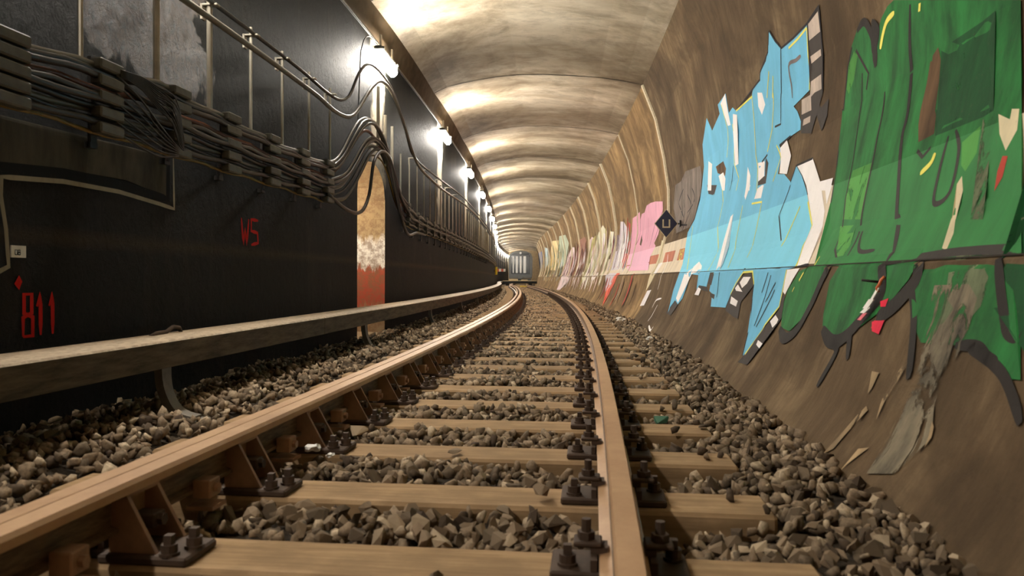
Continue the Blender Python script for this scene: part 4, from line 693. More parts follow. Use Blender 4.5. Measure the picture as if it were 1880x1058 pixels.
GRAF = r'''{"blue":[["f","fill","blue",1,[[6.68,2.725],[6.551,2.604],[6.41,2.491],[6.072,2.474],[5.734,2.458],[5.762,2.327],[5.812,1.998],[6.235,1.972],[6.134,1.912],[6.035,1.811],[6.048,1.749],[6.315,1.749],[6.65,1.733],[6.568,1.625],[6.581,1.478],[6.361,1.448],[6.108,1.351],[6.033,1.467],[5.818,1.359],[5.601,1.225],[5.481,1.139],[5.222,0.951],[5.247,0.816],[5.123,0.667],[5.269,0.652],[5.238,0.483],[5.212,0.396],[5.425,0.27],[5.643,0.022],[5.699,0.033],[5.801,0.156],[6.029,0.393],[6.119,0.537],[6.271,0.641],[6.642,0.636],[6.79,0.531],[6.93,0.446],[6.967,0.327],[7.673,0.309],[7.82,0.436],[8.014,0.461],[8.043,0.568],[7.995,0.655],[8.213,0.656],[8.228,0.502],[8.704,0.513],[8.816,0.458],[8.921,0.629],[9.464,0.643],[9.614,0.34],[9.911,0.224],[10.347,0.119],[10.612,0.43],[10.449,0.648],[10.72,0.795],[11.146,1.262],[10.752,1.421],[10.569,1.687],[10.429,1.861],[10.291,2.091],[10.216,2.376],[9.942,2.519],[9.735,2.625],[9.522,2.424],[9.005,2.518],[9.032,2.632],[8.577,2.651],[8.557,2.43],[8.356,2.446],[8.22,2.376],[7.522,2.373],[7.457,2.419],[7.166,2.423],[7.147,2.486],[6.904,2.527],[6.751,2.628]]],["f","checker","darkgrey",0,[[5.73,2.466],[5.44,2.49],[5.49,2.223],[5.513,1.904],[5.78,1.669],[6.036,1.718],[6.047,1.893],[5.801,1.976],[5.812,2.005]]],["f","checker","palegrey",2,[[5.704,2.451],[5.473,2.463],[5.485,2.325],[5.734,2.339]]],["f","checker","palegrey",2,[[5.785,2.231],[5.525,2.214],[5.534,2.171],[5.788,2.177]]],["f","checker","palegrey",2,[[5.779,2.051],[5.543,2.042],[5.533,1.935],[5.691,1.948],[5.801,1.935]]],["f","checker","palegrey",2,[[6.011,1.97],[5.779,1.956],[5.768,1.838],[6.011,1.856]]],["f","checker","palegrey",2,[[5.963,1.81],[5.79,1.801],[5.802,1.756],[5.987,1.766]]],["f","shadow","darkgrey",0,[[5.757,1.944],[5.544,1.912],[5.648,1.871],[5.544,1.807],[5.384,1.835],[5.423,1.722],[5.528,1.634],[5.649,1.771],[5.757,1.76]]],["f","white_patch","white",2,[[8.599,2.656],[8.587,2.457],[8.551,2.295],[8.685,2.312],[8.887,2.61]]],["f","white_patch","white",2,[[8.377,2.38],[8.204,2.333],[8.258,1.819],[8.416,1.823],[8.477,2.229]]],["f","white_patch","white",2,[[7.315,2.349],[7.162,2.311],[7.113,2.189],[7.255,2.126],[7.351,2.226]]],["f","white_patch","white",2,[[6.423,1.739],[6.249,1.581],[6.27,1.435],[6.523,1.478],[6.578,1.619],[6.636,1.707]]],["f","white_patch","white",2,[[9.968,2.115],[9.725,2.042],[9.789,1.712],[10.036,1.741]]],["f","white_patch","white",2,[[9.324,1.836],[9.054,1.842],[8.926,1.749],[8.936,1.613],[9.082,1.63]]],["f","white_patch","white",2,[[7.155,1.677],[7.074,1.53],[7.281,1.505],[7.417,1.7]]],["f","white_patch","white",2,[[7.836,1.727],[7.68,1.612],[7.595,1.457],[7.77,1.477]]],["f","white_patch","white",2,[[6.006,1.463],[5.61,1.457],[5.311,1.253],[5.231,1.182],[5.552,1.219],[5.793,1.356]]],["f","white_patch","white",2,[[5.311,1.253],[5.038,1.241],[5.024,1.158],[5.231,1.182]]],["f","white_patch","white",2,[[5.641,1.269],[5.266,1.223],[5.025,1.027],[4.98,0.928],[4.9,0.684],[5.092,0.669],[5.237,0.821],[5.212,0.95],[5.458,1.136]]],["f","white_patch","white",2,[[5.18,1.212],[5.016,1.192],[5.023,1.068]]],["f","white_patch","white",2,[[8.291,1.258],[8.177,1.278],[7.785,0.668],[7.961,0.665],[8.324,0.98]]],["f","white_patch","white",2,[[9.433,0.799],[9.07,0.741],[8.887,0.663],[9.474,0.65],[9.646,0.739]]],["f","white_patch","white",2,[[7.098,1.449],[7.024,1.44],[7.037,1.324],[7.318,1.345],[7.262,1.435]]],["f","white_patch","white",2,[[7.797,1.536],[7.6,1.511],[7.708,1.377],[7.786,1.422]]],["f","white_patch","white",2,[[9.395,0.643],[8.956,0.684],[9.57,0.737],[9.972,0.646],[10.134,0.327],[9.859,0.274],[9.73,0.396]]],["f","white_patch","white",2,[[5.257,0.652],[4.979,0.658],[5.06,0.59],[5.169,0.484],[5.231,0.502],[5.25,0.577]]],["f","white_patch","white",2,[[8.736,0.491],[8.532,0.473],[8.557,0.4],[8.843,0.404]]],["f","white_patch","white",2,[[6.572,0.604],[6.298,0.604],[6.377,0.55],[6.526,0.51],[6.666,0.556]]],["f","white_patch","white",2,[[6.723,0.54],[6.476,0.479],[6.737,0.483],[6.801,0.506]]],["f","white_patch","white",2,[[6.866,0.431],[6.548,0.399],[6.55,0.352],[6.83,0.37]]],["f","white_patch","white",2,[[5.243,0.345],[5.139,0.319],[5.176,0.245],[5.329,0.296]]],["f","white_patch","white",2,[[5.449,0.157],[5.29,0.145],[5.294,0.106],[5.441,0.125]]],["f","shadow","darkgrey",1.5,[[6.337,0.642],[6.134,0.537],[6.433,0.395],[6.336,0.26],[6.529,0.266],[6.928,0.304],[6.93,0.446],[6.681,0.604]]],["f","shadow","darkgrey",1.5,[[5.197,0.384],[5.238,0.483],[5.159,0.472],[5.08,0.328],[5.423,-0.016],[5.696,-0.029],[5.649,0.025],[5.409,0.258]]],["f","shadow","darkgrey",1.5,[[10.161,0.301],[9.812,0.252],[10.031,0.103],[10.506,0.112]]],["f","shadow","darkgrey",1.5,[[8.704,0.513],[8.168,0.498],[8.054,0.451],[8.709,0.47]]],["f","shadow","darkgrey",1.5,[[8.157,0.656],[7.971,0.635],[7.983,0.52],[8.164,0.538]]],["f","shadow","darkgrey",1.5,[[7.936,0.443],[7.661,0.43],[7.631,0.384],[7.871,0.406]]],["f","shadow","brown",1.6,[[9.492,1.973],[9.053,1.973],[8.899,1.863],[8.951,1.785],[9.379,1.877]]],["f","shadow","darkgrey",1.6,[[10.067,1.817],[9.437,1.739],[9.582,1.63],[9.974,1.691]]],["f","shadow","darkgrey",1.6,[[7.121,1.706],[7.005,1.637],[6.964,1.448],[7.267,1.465],[7.303,1.535],[7.056,1.527]]],["s","highlight","yellow",3,0.018,[[5.744,2.437],[5.799,2.249],[5.812,1.998]]],["s","highlight","yellow",3,0.018,[[5.744,2.437],[5.971,2.428],[6.222,2.433]]],["s","highlight","yellow",3,0.018,[[6.851,2.422],[7.025,2.228]]],["s","highlight","yellow",3,0.018,[[6.748,2.353],[6.855,2.187]]],["s","highlight","yellow",3,0.018,[[7.526,2.365],[7.561,2.139],[7.489,1.783],[7.267,1.419]]],["s","highlight","yellow",3,0.018,[[6.818,2.226],[6.892,1.916],[7.054,1.746]]],["s","highlight","yellow",3,0.018,[[8.849,2.59],[8.71,2.275],[8.847,1.983]]],["s","highlight","yellow",3,0.018,[[8.462,2.287],[8.462,1.86],[8.237,1.668],[8.265,1.535]]],["s","highlight","yellow",3,0.018,[[6.739,1.749],[6.578,1.619],[6.697,1.431]]],["s","highlight","yellow",3,0.018,[[8.22,2.376],[7.51,2.361]]],["s","highlight","yellow",3,0.018,[[7.381,1.307],[6.971,1.283],[6.899,1.028],[6.86,0.779]]],["s","highlight","yellow",3,0.018,[[5.65,1.116],[5.726,1.007],[5.849,0.835]]],["s","highlight","yellow",3,0.018,[[5.475,1.132],[5.222,0.951],[5.247,0.816],[5.115,0.67]]],["s","highlight","yellow",3,0.018,[[9.162,1.705],[8.893,1.479],[8.908,1.191],[8.508,0.927],[8.467,0.67]]],["s","highlight","yellow",3,0.018,[[7.791,1.329],[7.668,0.968],[7.465,0.688]]],["s","highlight","yellow",3,0.018,[[10.809,1.333],[10.434,0.878],[9.961,0.672]]],["s","highlight","yellow",3,0.018,[[6.126,0.545],[6.278,0.649],[6.614,0.644],[6.807,0.547],[6.93,0.446]]],["s","highlight","yellow",3,0.018,[[5.269,0.652],[5.243,0.489],[5.22,0.402],[5.425,0.27],[5.616,0.038]]],["s","highlight","yellow",3,0.018,[[4.823,0.659],[4.914,0.578]]],["s","highlight","yellow",3,0.022,[[4.983,0.536],[5.01,0.506]]],["s","highlight","yellow",3,0.022,[[4.733,0.726],[4.716,0.669]]],["s","outline","black",2.6,0.018,[[6.68,2.725],[6.554,2.598],[6.41,2.491],[6.075,2.468],[5.732,2.461],[5.44,2.49],[5.49,2.223],[5.513,1.917]]],["s","outline","black",2.6,0.018,[[6.422,2.495],[6.604,2.127],[6.606,1.907],[6.799,1.922]]],["s","outline","black",2.6,0.018,[[6.697,2.723],[6.796,2.577],[7.127,2.489],[7.177,2.434],[7.457,2.419],[8.22,2.376]]],["s","outline","black",2.6,0.018,[[6.315,1.749],[6.65,1.733]]],["s","outline","black",2.6,0.018,[[7.257,1.685],[7.054,1.721]]],["s","outline","black",2.6,0.018,[[8.508,1.837],[8.629,1.577]]],["s","outline","black",2.6,0.018,[[6.09,1.325],[6.212,1.095],[5.931,0.881]]],["s","outline","black",2.6,0.018,[[6.718,0.678],[5.494,0.672],[4.884,0.678]]],["s","outline","black",2.6,0.018,[[5.759,0.637],[5.811,0.484]]],["s","outline","black",2.6,0.018,[[5.658,0.616],[5.718,0.239]]],["s","outline","black",2.6,0.018,[[5.48,0.563],[5.626,0.42]]],["s","outline","black",2.6,0.018,[[5.458,0.511],[5.655,0.236]]],["s","outline","black",2.6,0.018,[[7.697,0.652],[7.523,0.406]]],["s","outline","black",2.6,0.018,[[6.144,0.515],[5.966,0.338],[5.801,0.163],[5.675,0.022]]],["s","outline","black",2.6,0.018,[[6.108,1.351],[6.033,1.467],[5.61,1.457]]],["s","outline","greyline",2.6,0.03,[[5.962,2.297],[6.085,2.298],[6.288,2.304],[6.261,2.045]]]],"green":[["f","fill","green",1,[[5.086,1.683],[5.028,1.876],[4.953,2.046],[4.845,2.129],[4.725,2.126],[4.626,2.026],[4.594,1.943],[4.516,2.008],[4.471,2.064],[4.383,2.103],[4.298,2.106],[3.095,1.663],[2.916,1.202],[2.919,1.208],[2.673,0.789],[2.538,0.669],[2.814,0.692],[3.123,0.688],[3.3,0.68],[3.268,0.64],[3.308,0.584],[3.478,0.463],[3.716,0.356],[3.926,0.299],[4.052,0.296],[4.231,0.335],[4.28,0.394],[4.325,0.577],[4.239,0.66],[4.481,0.668],[4.49,0.6],[4.587,0.453],[4.66,0.342],[4.81,0.264],[5.021,0.276],[5.15,0.407],[5.125,0.518],[4.967,0.636],[4.752,0.677],[4.956,1.092],[5.029,1.347],[5.106,1.698]]],["f","fill","green",1,[[3.275,0.673],[3.116,0.685],[2.578,0.691],[2.329,0.298],[2.406,0.292],[2.547,0.335],[2.675,0.368],[2.766,0.36],[2.884,0.35],[3.031,0.347],[3.159,0.415],[3.264,0.564],[3.224,0.609]]],["s","outline","softblack",2,0.035,[[3.65,0.667],[3.298,0.682],[3.013,0.693],[2.578,0.691]]],["s","outline","softblack",2,0.025,[[3.327,0.672],[3.124,0.688],[2.811,0.69],[2.55,0.674]]],["s","outline","softblack",2,0.05,[[4.845,2.116],[4.725,2.133],[4.61,2.015],[4.578,1.92],[4.516,2.008],[4.61,2.1]]],["s","outline","softblack",2,0.035,[[4.088,2.007],[4.087,1.76],[4.014,1.445],[4.021,1.296],[3.912,1.071],[3.81,0.878],[3.789,0.884],[3.679,0.778],[3.611,0.703]]],["s","outline","softblack",2,0.07,[[4.547,1.814],[4.594,2.094]]],["s","outline","softblack",2,0.02,[[4.863,2.006],[4.658,1.808],[4.691,1.718]]],["s","outline","softblack",2,0.022,[[4.411,1.66],[4.375,1.525],[4.383,1.363],[4.365,1.209],[4.317,0.951],[4.239,0.808],[4.237,0.695]]],["s","outline","softblack",2,0.016,[[4.758,1.836],[4.768,1.612],[4.713,1.261],[4.673,1.068],[4.52,0.762],[4.358,0.686]]],["s","outline","softblack",2,0.022,[[3.944,0.871],[4.208,0.868],[4.105,0.741],[3.879,0.732]]],["s","outline","softblack",2,0.025,[[3.478,1.216],[3.475,1.061],[3.441,0.921],[3.317,0.952],[3.337,1.128],[3.422,1.232]]],["s","outline","softblack",2,0.02,[[3.783,1.203],[3.701,1.16],[3.635,1.193]]],["s","outline","softblack",2,0.07,[[4.375,0.678],[4.459,0.592],[4.562,0.429],[4.66,0.292],[4.846,0.218],[5.043,0.266]]],["s","outline","softblack",2,0.075,[[4.216,0.321],[4.025,0.269],[3.85,0.305],[3.652,0.45],[3.552,0.53],[3.637,0.66],[3.604,0.698]]],["s","outline","softblack",2,0.05,[[4.025,0.269],[3.9,0.231],[3.935,0.045]]],["s","outline","softblack",2,0.08,[[3.267,0.661],[3.227,0.592],[3.383,0.479],[3.539,0.417]]],["s","outline","softblack",2,0.05,[[2.646,0.662],[2.552,0.517],[2.48,0.433],[2.402,0.418]]],["s","outline","softblack",2,0.045,[[2.675,0.368],[2.571,0.346],[2.475,0.326]]],["s","outline","softblack",2,0.04,[[2.766,0.36],[2.621,0.369],[2.531,0.337],[2.406,0.292],[2.25,0.184]]],["s","outline","softblack",2,0.05,[[3.826,0.361],[3.712,0.209]]],["s","outline","softblack",2,0.02,[[4.939,1.07],[5.029,1.347],[5.106,1.698],[5.086,1.683],[5.009,1.937],[4.935,2.047]]],["s","outline","softblack",2,0.05,[[3.264,0.564],[3.146,0.415],[3.028,0.208]]],["f","fill","darkgreen",0.9,[[1.0,2.4],[1.0,0.3],[2.2,0.3],[2.6,0.5],[2.75,1.2],[2.7,1.7],[2.3,2.2]]],["f","bare_patch","brown",1.8,[[3.776,1.692],[3.72,1.602],[3.703,1.51],[3.686,1.372],[3.665,1.346],[3.641,1.256],[3.798,1.246],[3.848,1.341],[3.856,1.41],[3.843,1.537],[3.852,1.66]]],["f","pale_patch","cream",1.7,[[3.271,0.981],[3.245,1.011],[3.201,0.947],[3.168,0.828],[3.206,0.831]]],["f","pale_patch","cream",1.7,[[3.215,0.838],[3.177,0.835],[3.117,0.769],[3.098,0.703],[3.145,0.713]]],["f","pale_patch","cream",1.7,[[3.081,1.225],[2.982,1.184],[2.988,1.224],[2.934,1.212],[2.908,1.131],[2.949,1.063],[3.03,1.139]]],["f","pale_patch","greygreen",1.6,[[2.992,0.683],[2.741,0.683],[2.659,0.586],[2.678,0.498],[2.761,0.42],[2.949,0.407],[2.947,0.546]]],["f","pale_patch","greygreen",1.6,[[3.198,1.229],[3.104,1.226],[3.053,1.041],[2.942,0.81],[3.042,0.818],[3.145,1.055]]],["f","red_patch","red",1.9,[[2.961,1.046],[2.923,1.039],[2.919,0.963],[2.95,0.914],[2.967,0.989]]],["f","light_patch","lightgreen",1.5,[[4.89,2.014],[4.827,1.982],[4.899,1.835],[4.991,1.766],[5.028,1.809],[4.991,1.952]]],["f","light_patch","lightgreen",1.5,[[4.678,1.237],[4.371,1.239],[4.358,1.093],[4.307,0.917],[4.628,0.942],[4.686,1.132]]],["f","light_patch","lightgreen",1.5,[[4.633,0.903],[4.367,0.89],[4.295,0.782],[4.298,0.702],[4.427,0.717]]],["f","light_patch","lightgreen",1.5,[[3.329,1.161],[3.202,1.205],[3.173,1.092],[3.228,1.026],[3.28,1.059]]],["f","dark_patch","darkgreen",1.4,[[3.745,1.673],[3.371,1.677],[3.273,1.686],[3.131,1.249],[3.203,1.239],[3.623,1.243],[3.678,1.378],[3.663,1.367]]],["s","highlight","yellow",3,0.035,[[4.284,2.034],[4.383,2.022],[4.441,1.966],[4.478,1.895]]],["s","highlight","yellow",3,0.05,[[3.972,1.971],[3.978,1.931]]],["s","highlight","yellow",3,0.03,[[3.567,1.158],[3.587,1.114],[3.672,1.079]]],["f","red_patch","hotred",3,[[3.548,0.402],[3.434,0.408],[3.463,0.373],[3.555,0.367]]],["f","red_patch","hotred",3,[[3.57,0.396],[3.437,0.41],[3.447,0.348],[3.533,0.355]]],["f","red_patch","hotred",3,[[3.542,0.489],[3.458,0.506],[3.47,0.468],[3.527,0.466]]]],"mineral":[["f","crust","crust",2,[[3.052,0.566],[2.791,0.573],[2.712,0.526],[2.712,0.422],[2.735,0.373],[2.723,0.342],[2.768,0.25],[2.75,0.155],[2.699,0.096],[2.679,0.038],[2.72,-0.029],[2.755,-0.092],[2.931,-0.138],[2.943,-0.057],[2.955,0.067],[2.967,0.176],[2.979,0.28],[3.017,0.345],[3.036,0.401]]],["f","drip","palestone",2.2,[[3.095,0.278],[3.077,0.264],[3.103,0.183],[3.129,0.113],[3.126,0.029],[3.154,0.086],[3.164,0.13],[3.15,0.188]]],["f","drip","palestone",2.2,[[3.272,0.06],[3.24,0.048],[3.299,-0.045],[3.324,-0.135],[3.389,-0.175],[3.353,-0.087],[3.319,0.011]]],["f","drip","palestone",2.2,[[2.712,0.103],[2.682,0.09],[2.666,0.055],[2.679,0.019],[2.687,0.056]]],["f","drip","palestone",2.2,[[3.378,0.193],[3.304,0.197],[3.301,0.132],[3.315,0.106]]],["f","drip","palestone",2.2,[[3.119,-0.087],[3.043,-0.064],[3.12,-0.15],[3.139,-0.189]]]],"pink":[["f","fill","pink",1,[[19.032,1.368],[19.029,2.099],[18.363,2.096],[17.727,2.141],[17.61,1.953],[17.365,2.061],[16.895,2.052],[16.531,2.171],[15.887,2.167],[15.197,2.125],[14.271,2.031],[14.23,1.884],[14.537,1.435],[14.9,1.28],[14.58,1.212],[14.989,1.01],[14.508,0.745],[18.119,0.766],[18.898,0.877],[18.995,1.192]]],["s","outline","darkpink",2,0.04,[[17.667,2.087],[17.611,1.567],[18.192,1.35]]],["s","outline","darkpink",2,0.04,[[16.23,1.89],[16.147,1.353]]],["s","outline","darkpink",2,0.04,[[15.306,1.676],[15.532,1.238]]],["s","outline","darkpink",2,0.04,[[18.234,2.052],[18.041,1.426]]],["s","outline","darkpink",2,0.04,[[14.364,1.844],[14.983,1.339]]],["f","bare_patch","brown",2,[[17.263,1.579],[16.947,1.437],[17.015,1.316],[17.32,1.361]]]],"whitepurple":[["f","fill","lilac",1,[[21.608,2.205],[20.934,2.154],[20.324,1.979],[20.029,1.849],[19.897,1.366],[20.654,1.358],[20.554,0.826],[23.49,0.816],[22.898,1.357],[21.889,1.404]]],["f","fill","white",1.5,[[21.705,1.397],[20.351,1.365],[20.262,1.158],[20.295,1.028],[21.208,1.067]]],["f","fill","red",1.4,[[19.949,2.081],[19.45,1.972],[19.596,1.821],[19.885,1.803]]],["f","fill","red",1.4,[[19.812,1.508],[19.46,1.563],[19.278,1.342],[19.633,1.338]]],["f","fill","purple",1.3,[[23.381,1.909],[21.939,1.848],[22.264,1.418],[23.752,1.407]]],["f","fill","redorange",1.6,[[20.144,1.247],[19.343,1.221],[19.134,0.986],[19.711,0.853],[20.172,1.044]]],["f","drip","lilac",1,[[23.268,0.746],[20.36,0.727],[20.806,0.386],[21.63,0.199],[22.571,0.493]]],["f","drip","redorange",1,[[20.36,0.727],[19.599,0.723],[20.579,0.161],[20.417,-0.168],[21.743,0.317]]]],"whitecream":[["f","fill","cream2",1,[[27.989,2.297],[26.347,2.438],[25.397,2.139],[25.398,1.394],[24.153,2.085],[23.377,2.016],[23.752,1.407],[25.092,0.831],[31.535,0.891],[31.34,1.581],[30.336,1.661]]],["f","fill","white",1.5,[[26.469,2.18],[25.617,2.059],[25.482,1.443],[26.848,1.439]]],["f","fill","white",1.5,[[24.353,2.12],[23.957,2.029],[24.94,1.379],[25.355,1.369]]],["f","fill","olive",1.4,[[30.562,2.173],[29.111,2.232],[29.776,1.86],[30.898,0.885],[31.861,0.894],[31.657,1.591]]],["f","drip","cream2",1,[[33.077,0.854],[29.386,0.785],[30.531,0.413],[30.553,0.286]]],["f","drip","white",1,[[28.738,0.821],[25.328,0.759],[27.167,0.471]]]],"lilacpink":[["f","fill","palepink",1,[[31.728,2.175],[30.713,2.266],[29.751,2.159],[30.121,1.542],[31.657,1.591]]],["f","fill","rose",1,[[36.765,2.426],[33.57,2.421],[33.18,2.248],[33.699,1.5],[38.682,1.597]]]],"palepinkwhite":[["f","fill","palepink",1,[[41.138,2.265],[39.526,2.2],[39.035,1.571],[38.962,0.751],[45.438,0.776],[44.133,1.738]]],["f","drip","palepink",1,[[44.987,0.697],[40.143,0.853],[39.266,0.414],[42.512,-0.072],[44.73,-0.107]]]],"palegreen":[["f","fill","palegreen",1,[[47.971,3.246],[43.626,3.087],[42.468,2.553],[45.119,1.431],[50.036,1.061],[51.956,1.557]]]],"yelloworange":[["f","fill","yelloworange",1,[[54.046,3.234],[49.109,3.038],[50.444,2.456],[52.031,1.127],[57.449,1.181],[56.906,2.693]]]],"paleblue":[["f","fill","paleblue",1,[[62.888,3.142],[59.446,2.895],[60.485,1.99],[64.866,1.256]]],["f","fill","royal",1,[[90.224,3.548],[69.736,3.029],[73.25,1.677],[87.703,1.449]]]],"greyscribble":[["f","fill","greybrown",0.6,[[12.23,2.141],[11.723,2.232],[10.562,2.144],[10.427,1.985],[10.568,1.751],[10.782,1.449],[11.041,1.336],[12.309,1.318],[12.999,1.785],[12.791,2.153]]],["s","outline","black",1,0.025,[[11.967,1.994],[12.42,1.807],[11.832,1.534]]],["s","outline","black",1,0.025,[[11.63,1.869],[11.273,1.625],[11.759,1.314]]],["s","outline","black",1,0.025,[[12.174,1.443],[11.331,1.383]]],["s","outline","black",1,0.025,[[11.228,1.919],[11.002,1.733],[11.546,1.58]]],["s","outline","black",1,0.025,[[11.97,1.834],[11.625,1.277]]]],"joint":[["f","strip","cream",1.2,[[13.89,1.284],[13.607,1.269],[13.224,0.961],[13.29,0.841],[13.347,0.72],[13.627,0.698],[13.773,0.976]]],["f","strip","white",1.3,[[13.542,0.869],[12.984,0.857],[13.065,0.68],[13.769,0.666]]],["f","strip","cream",1.2,[[13.769,0.666],[12.979,0.67],[13.467,0.461],[13.699,0.374],[13.731,0.09],[13.674,0.158],[13.759,0.458]]],["f","strip","white",1.3,[[13.531,0.367],[13.021,0.394],[13.21,0.119],[13.731,0.09]]],["s","drip","white",1.4,0.03,[[12.479,0.781],[12.474,0.765]]],["s","drip","white",1.4,0.03,[[11.663,0.184],[11.728,0.055],[11.798,-0.075]]],["s","drip","white",1.4,0.03,[[11.52,0.288],[12.038,0.24],[12.115,0.124]]],["s","drip","white",1.4,0.03,[[10.952,-0.105],[10.965,-0.161],[11.411,-0.118]]],["s","drip","white",1.4,0.03,[[12.64,0.989],[12.261,0.675],[12.253,0.406]]],["s","drip","white",1.4,0.03,[[18.414,0.715],[18.495,0.053]]]]}'''
# graffiti pieces traced in wall coordinates (distance along, height)
GR = json.loads(GRAF)
LB = {'mineral':('mineral_streak','grey rough mineral streak with ochre drips on the lower right wall'),'blue':('blue_graffiti','light blue angular graffiti lettering with yellow lines and white checked shadow'),'green':('green_graffiti','big dark green bubble-letter graffiti with black outlines at the right edge'),'pink':('pink_graffiti','pink graffiti lettering left of the diamond sign'),
 'whitepurple':('white_graffiti','white and mauve graffiti with red strokes just beyond the pink piece'),'whitecream':('cream_graffiti','cream and white streaky graffiti with olive strokes further along the right wall'),'lilacpink':('rose_graffiti','dull rose graffiti patch far along the right wall'),'palepinkwhite':('pale_pink_graffiti','pale pink and white graffiti reaching down to the wall foot far away'),
 'palegreen':('pale_green_graffiti','pale green graffiti near the end of the right wall'),'yelloworange':('orange_graffiti','pale orange graffiti beyond the pale green one'),'paleblue':('pale_blue_graffiti','faint pale blue graffiti, farthest on the right wall'),'greyscribble':('grey_scribble_graffiti','grey scribbled tag with black lines between sign and blue graffiti'),'joint':('paint_splash','white and cream paint splash running down the wall below the diamond sign')}
for pc,items in GR.items():
    nm,lab = LB[pc]; c0 = items[0][-1][0]; e = empty(nm,frame(c0[0],float(rl(c0[1])),c0[1]),lab,'graffiti' if pc!='mineral' else 'wall stain')
    parts = {}
    for it in items:
        parts.setdefault((it[1],it[2]),[]).append([it[3],'f',it[4]] if it[0]=='f' else [it[3],'s',it[4],it[5]])
    for (pn,colr),its in parts.items():
        for it in its: mkpaint(pn if pn!='fill' else 'painted_fill',[it],PM[colr],offR,e)
# far thin streak tags filling the wall between the traced ones
q = random.Random(21)
def streaks(u0,u1,n,cols_,z0,z1,lab,nm):
    e = empty(nm,frame((u0+u1)/2,2.1,1.0),lab,'graffiti'); by = {}
    for k in range(n):
        u = q.uniform(u0,u1); h = q.uniform(.5,1)*(z1-z0); zb = z0+q.uniform(0,.3)*(z1-z0); wd = q.uniform(.05,.22)
        P = [(u-wd*.2,zb+h),(u+wd*.5,zb+h*.9),(u+wd*.4,zb+h*.4),(u+wd*.1,zb),(u-wd*.4,zb+.05),(u-wd*.5,zb+h*.5)]
        by.setdefault(q.choice(cols_),[]).append([1+k*.02,'f',P])
    for c_,its in by.items():
        for it in its: mkpaint('paint_streak',[it],PM[c_],offR,e)
streaks(19.2,23.5,34,['lilac','white','purple','white','redorange'],.7,1.9,'mauve and white scrawl strokes over the white mural letters','mauve_scrawl')
streaks(24,32,60,['cream2','white','olive','cream2','palepink'],.1,2.0,'pale streaked scrawl strokes around the cream graffiti','pale_scrawl')
streaks(33,46,70,['palepink','white','rose','palepink','lilac'],.0,2.0,'faded pink and white scrawls in the bend','faded_scrawl')
streaks(46,62,60,['palegreen','yelloworange','white','paleblue'],.3,2.6,'mixed pale scrawls at the far bend','far_scrawl')
streaks(15,23,16,['brown','purple','red'],-.15,.6,'dark drips and strokes on the lower wall beneath the pink graffiti','drip_scrawl')

SM = False
# left wall paintings
e = empty('outline_graffiti',frame(3.8,LW,1.0),'large pale outlined letter shape with black edge on the black left wall','graffiti')
mkpaint('grey_fill',[[0,'f',[(1.0,1.3),(1.2,1.10),(3.15,1.08),(3.6,1.13),(4.1,1.14),(4.52,1.09),(4.52,1.34)]]],PM['wgrey'],offL,e)
mkpaint('black_edge',[[1,'s',.055,[(1.0,1.04),(3.15,1.075),(3.57,1.105),(4.03,1.105),(4.54,1.075),(4.55,1.35)]],[1,'s',.06,[(3.08,1.03),(3.12,.63)]]],PM['wblack'],offL,e)
mkpaint('pale_outline',[[2,'s',.024,[(4.60,1.35),(4.61,1.02),(4.45,1.035),(4.03,1.065),(3.57,1.065),(3.16,1.035),(3.155,.95),(3.185,.80),(3.20,.63),(3.14,.605),(2.6,.62)]]],PM['wwhite'],offL,e)
e = empty('red_number',frame(3.4,LW,.4),'red sprayed number 811 low on the black left wall','graffiti')
glyph('811',3.29,.30,.20,.062,e,PM['wred'],offL,1,.026,'sprayed_digits'); mkpaint('sprayed_dot',[[1,'f',[(3.235,.55),(3.265,.59),(3.285,.56),(3.265,.52)]]],PM['wred'],offL,e)
e = empty('red_scrawl',frame(5.8,LW,.95),'faint red scrawl on the black wall under the cable racks','graffiti')
glyph('W5',5.58,.84,.20,.13,e,PM['wred'],offL,1,.03,'sprayed_strokes')
t = empty('number_plate',frame(3.26,LW,.7),'small white number plate on the black left wall','plate')
link('plate',B().box(0,.006,-.045,.045,-.028,.028).me('plate',M['white']),t,mw=frame(3.26,LW+.002,.70)); 
glyph('08',3.235,.685,.022,.014,t,PM['wblack'],lambda u,z,o: W(u,LW+.0085+o*.1,z),1,.005,'plate_number')
# ------------------------------------------------------------------ diamond sign
mw = frame(12.0,2.03,1.452)
t = empty('diamond_sign',mw,'dark blue diamond sign with a squared U symbol on the right wall','sign')
def dia(hw,hh,y0,y1): 
    b = B(); pr_ = [(-hw,0),(0,-hh),(hw,0),(0,hh)]; return b.prism(pr_,y0,y1)
link('sign_border',dia(.185,.232,-.004,.006).me('sign_border',M['signborder']),t,mw=mw); link('sign_panel',dia(.172,.216,-.008,-.003).me('sign_panel',M['signblue']),t,mw=mw)
link('symbol',B().box(-.06,-.038,-.012,-.007,-.045,.065).box(.038,.06,-.012,-.007,-.045,.065).box(-.06,.06,-.012,-.007,-.067,-.045).me('symbol',M['signborder']),t,mw=mw)
link('sign_arm',B().box(.10,.235,.006,.026,-.012,.012).box(.20,.225,-.05,.05,-.05,.05).box(-.01,.01,.006,.02,-.2,.12).me('sign_arm',M['darkiron']),t,mw=mw)
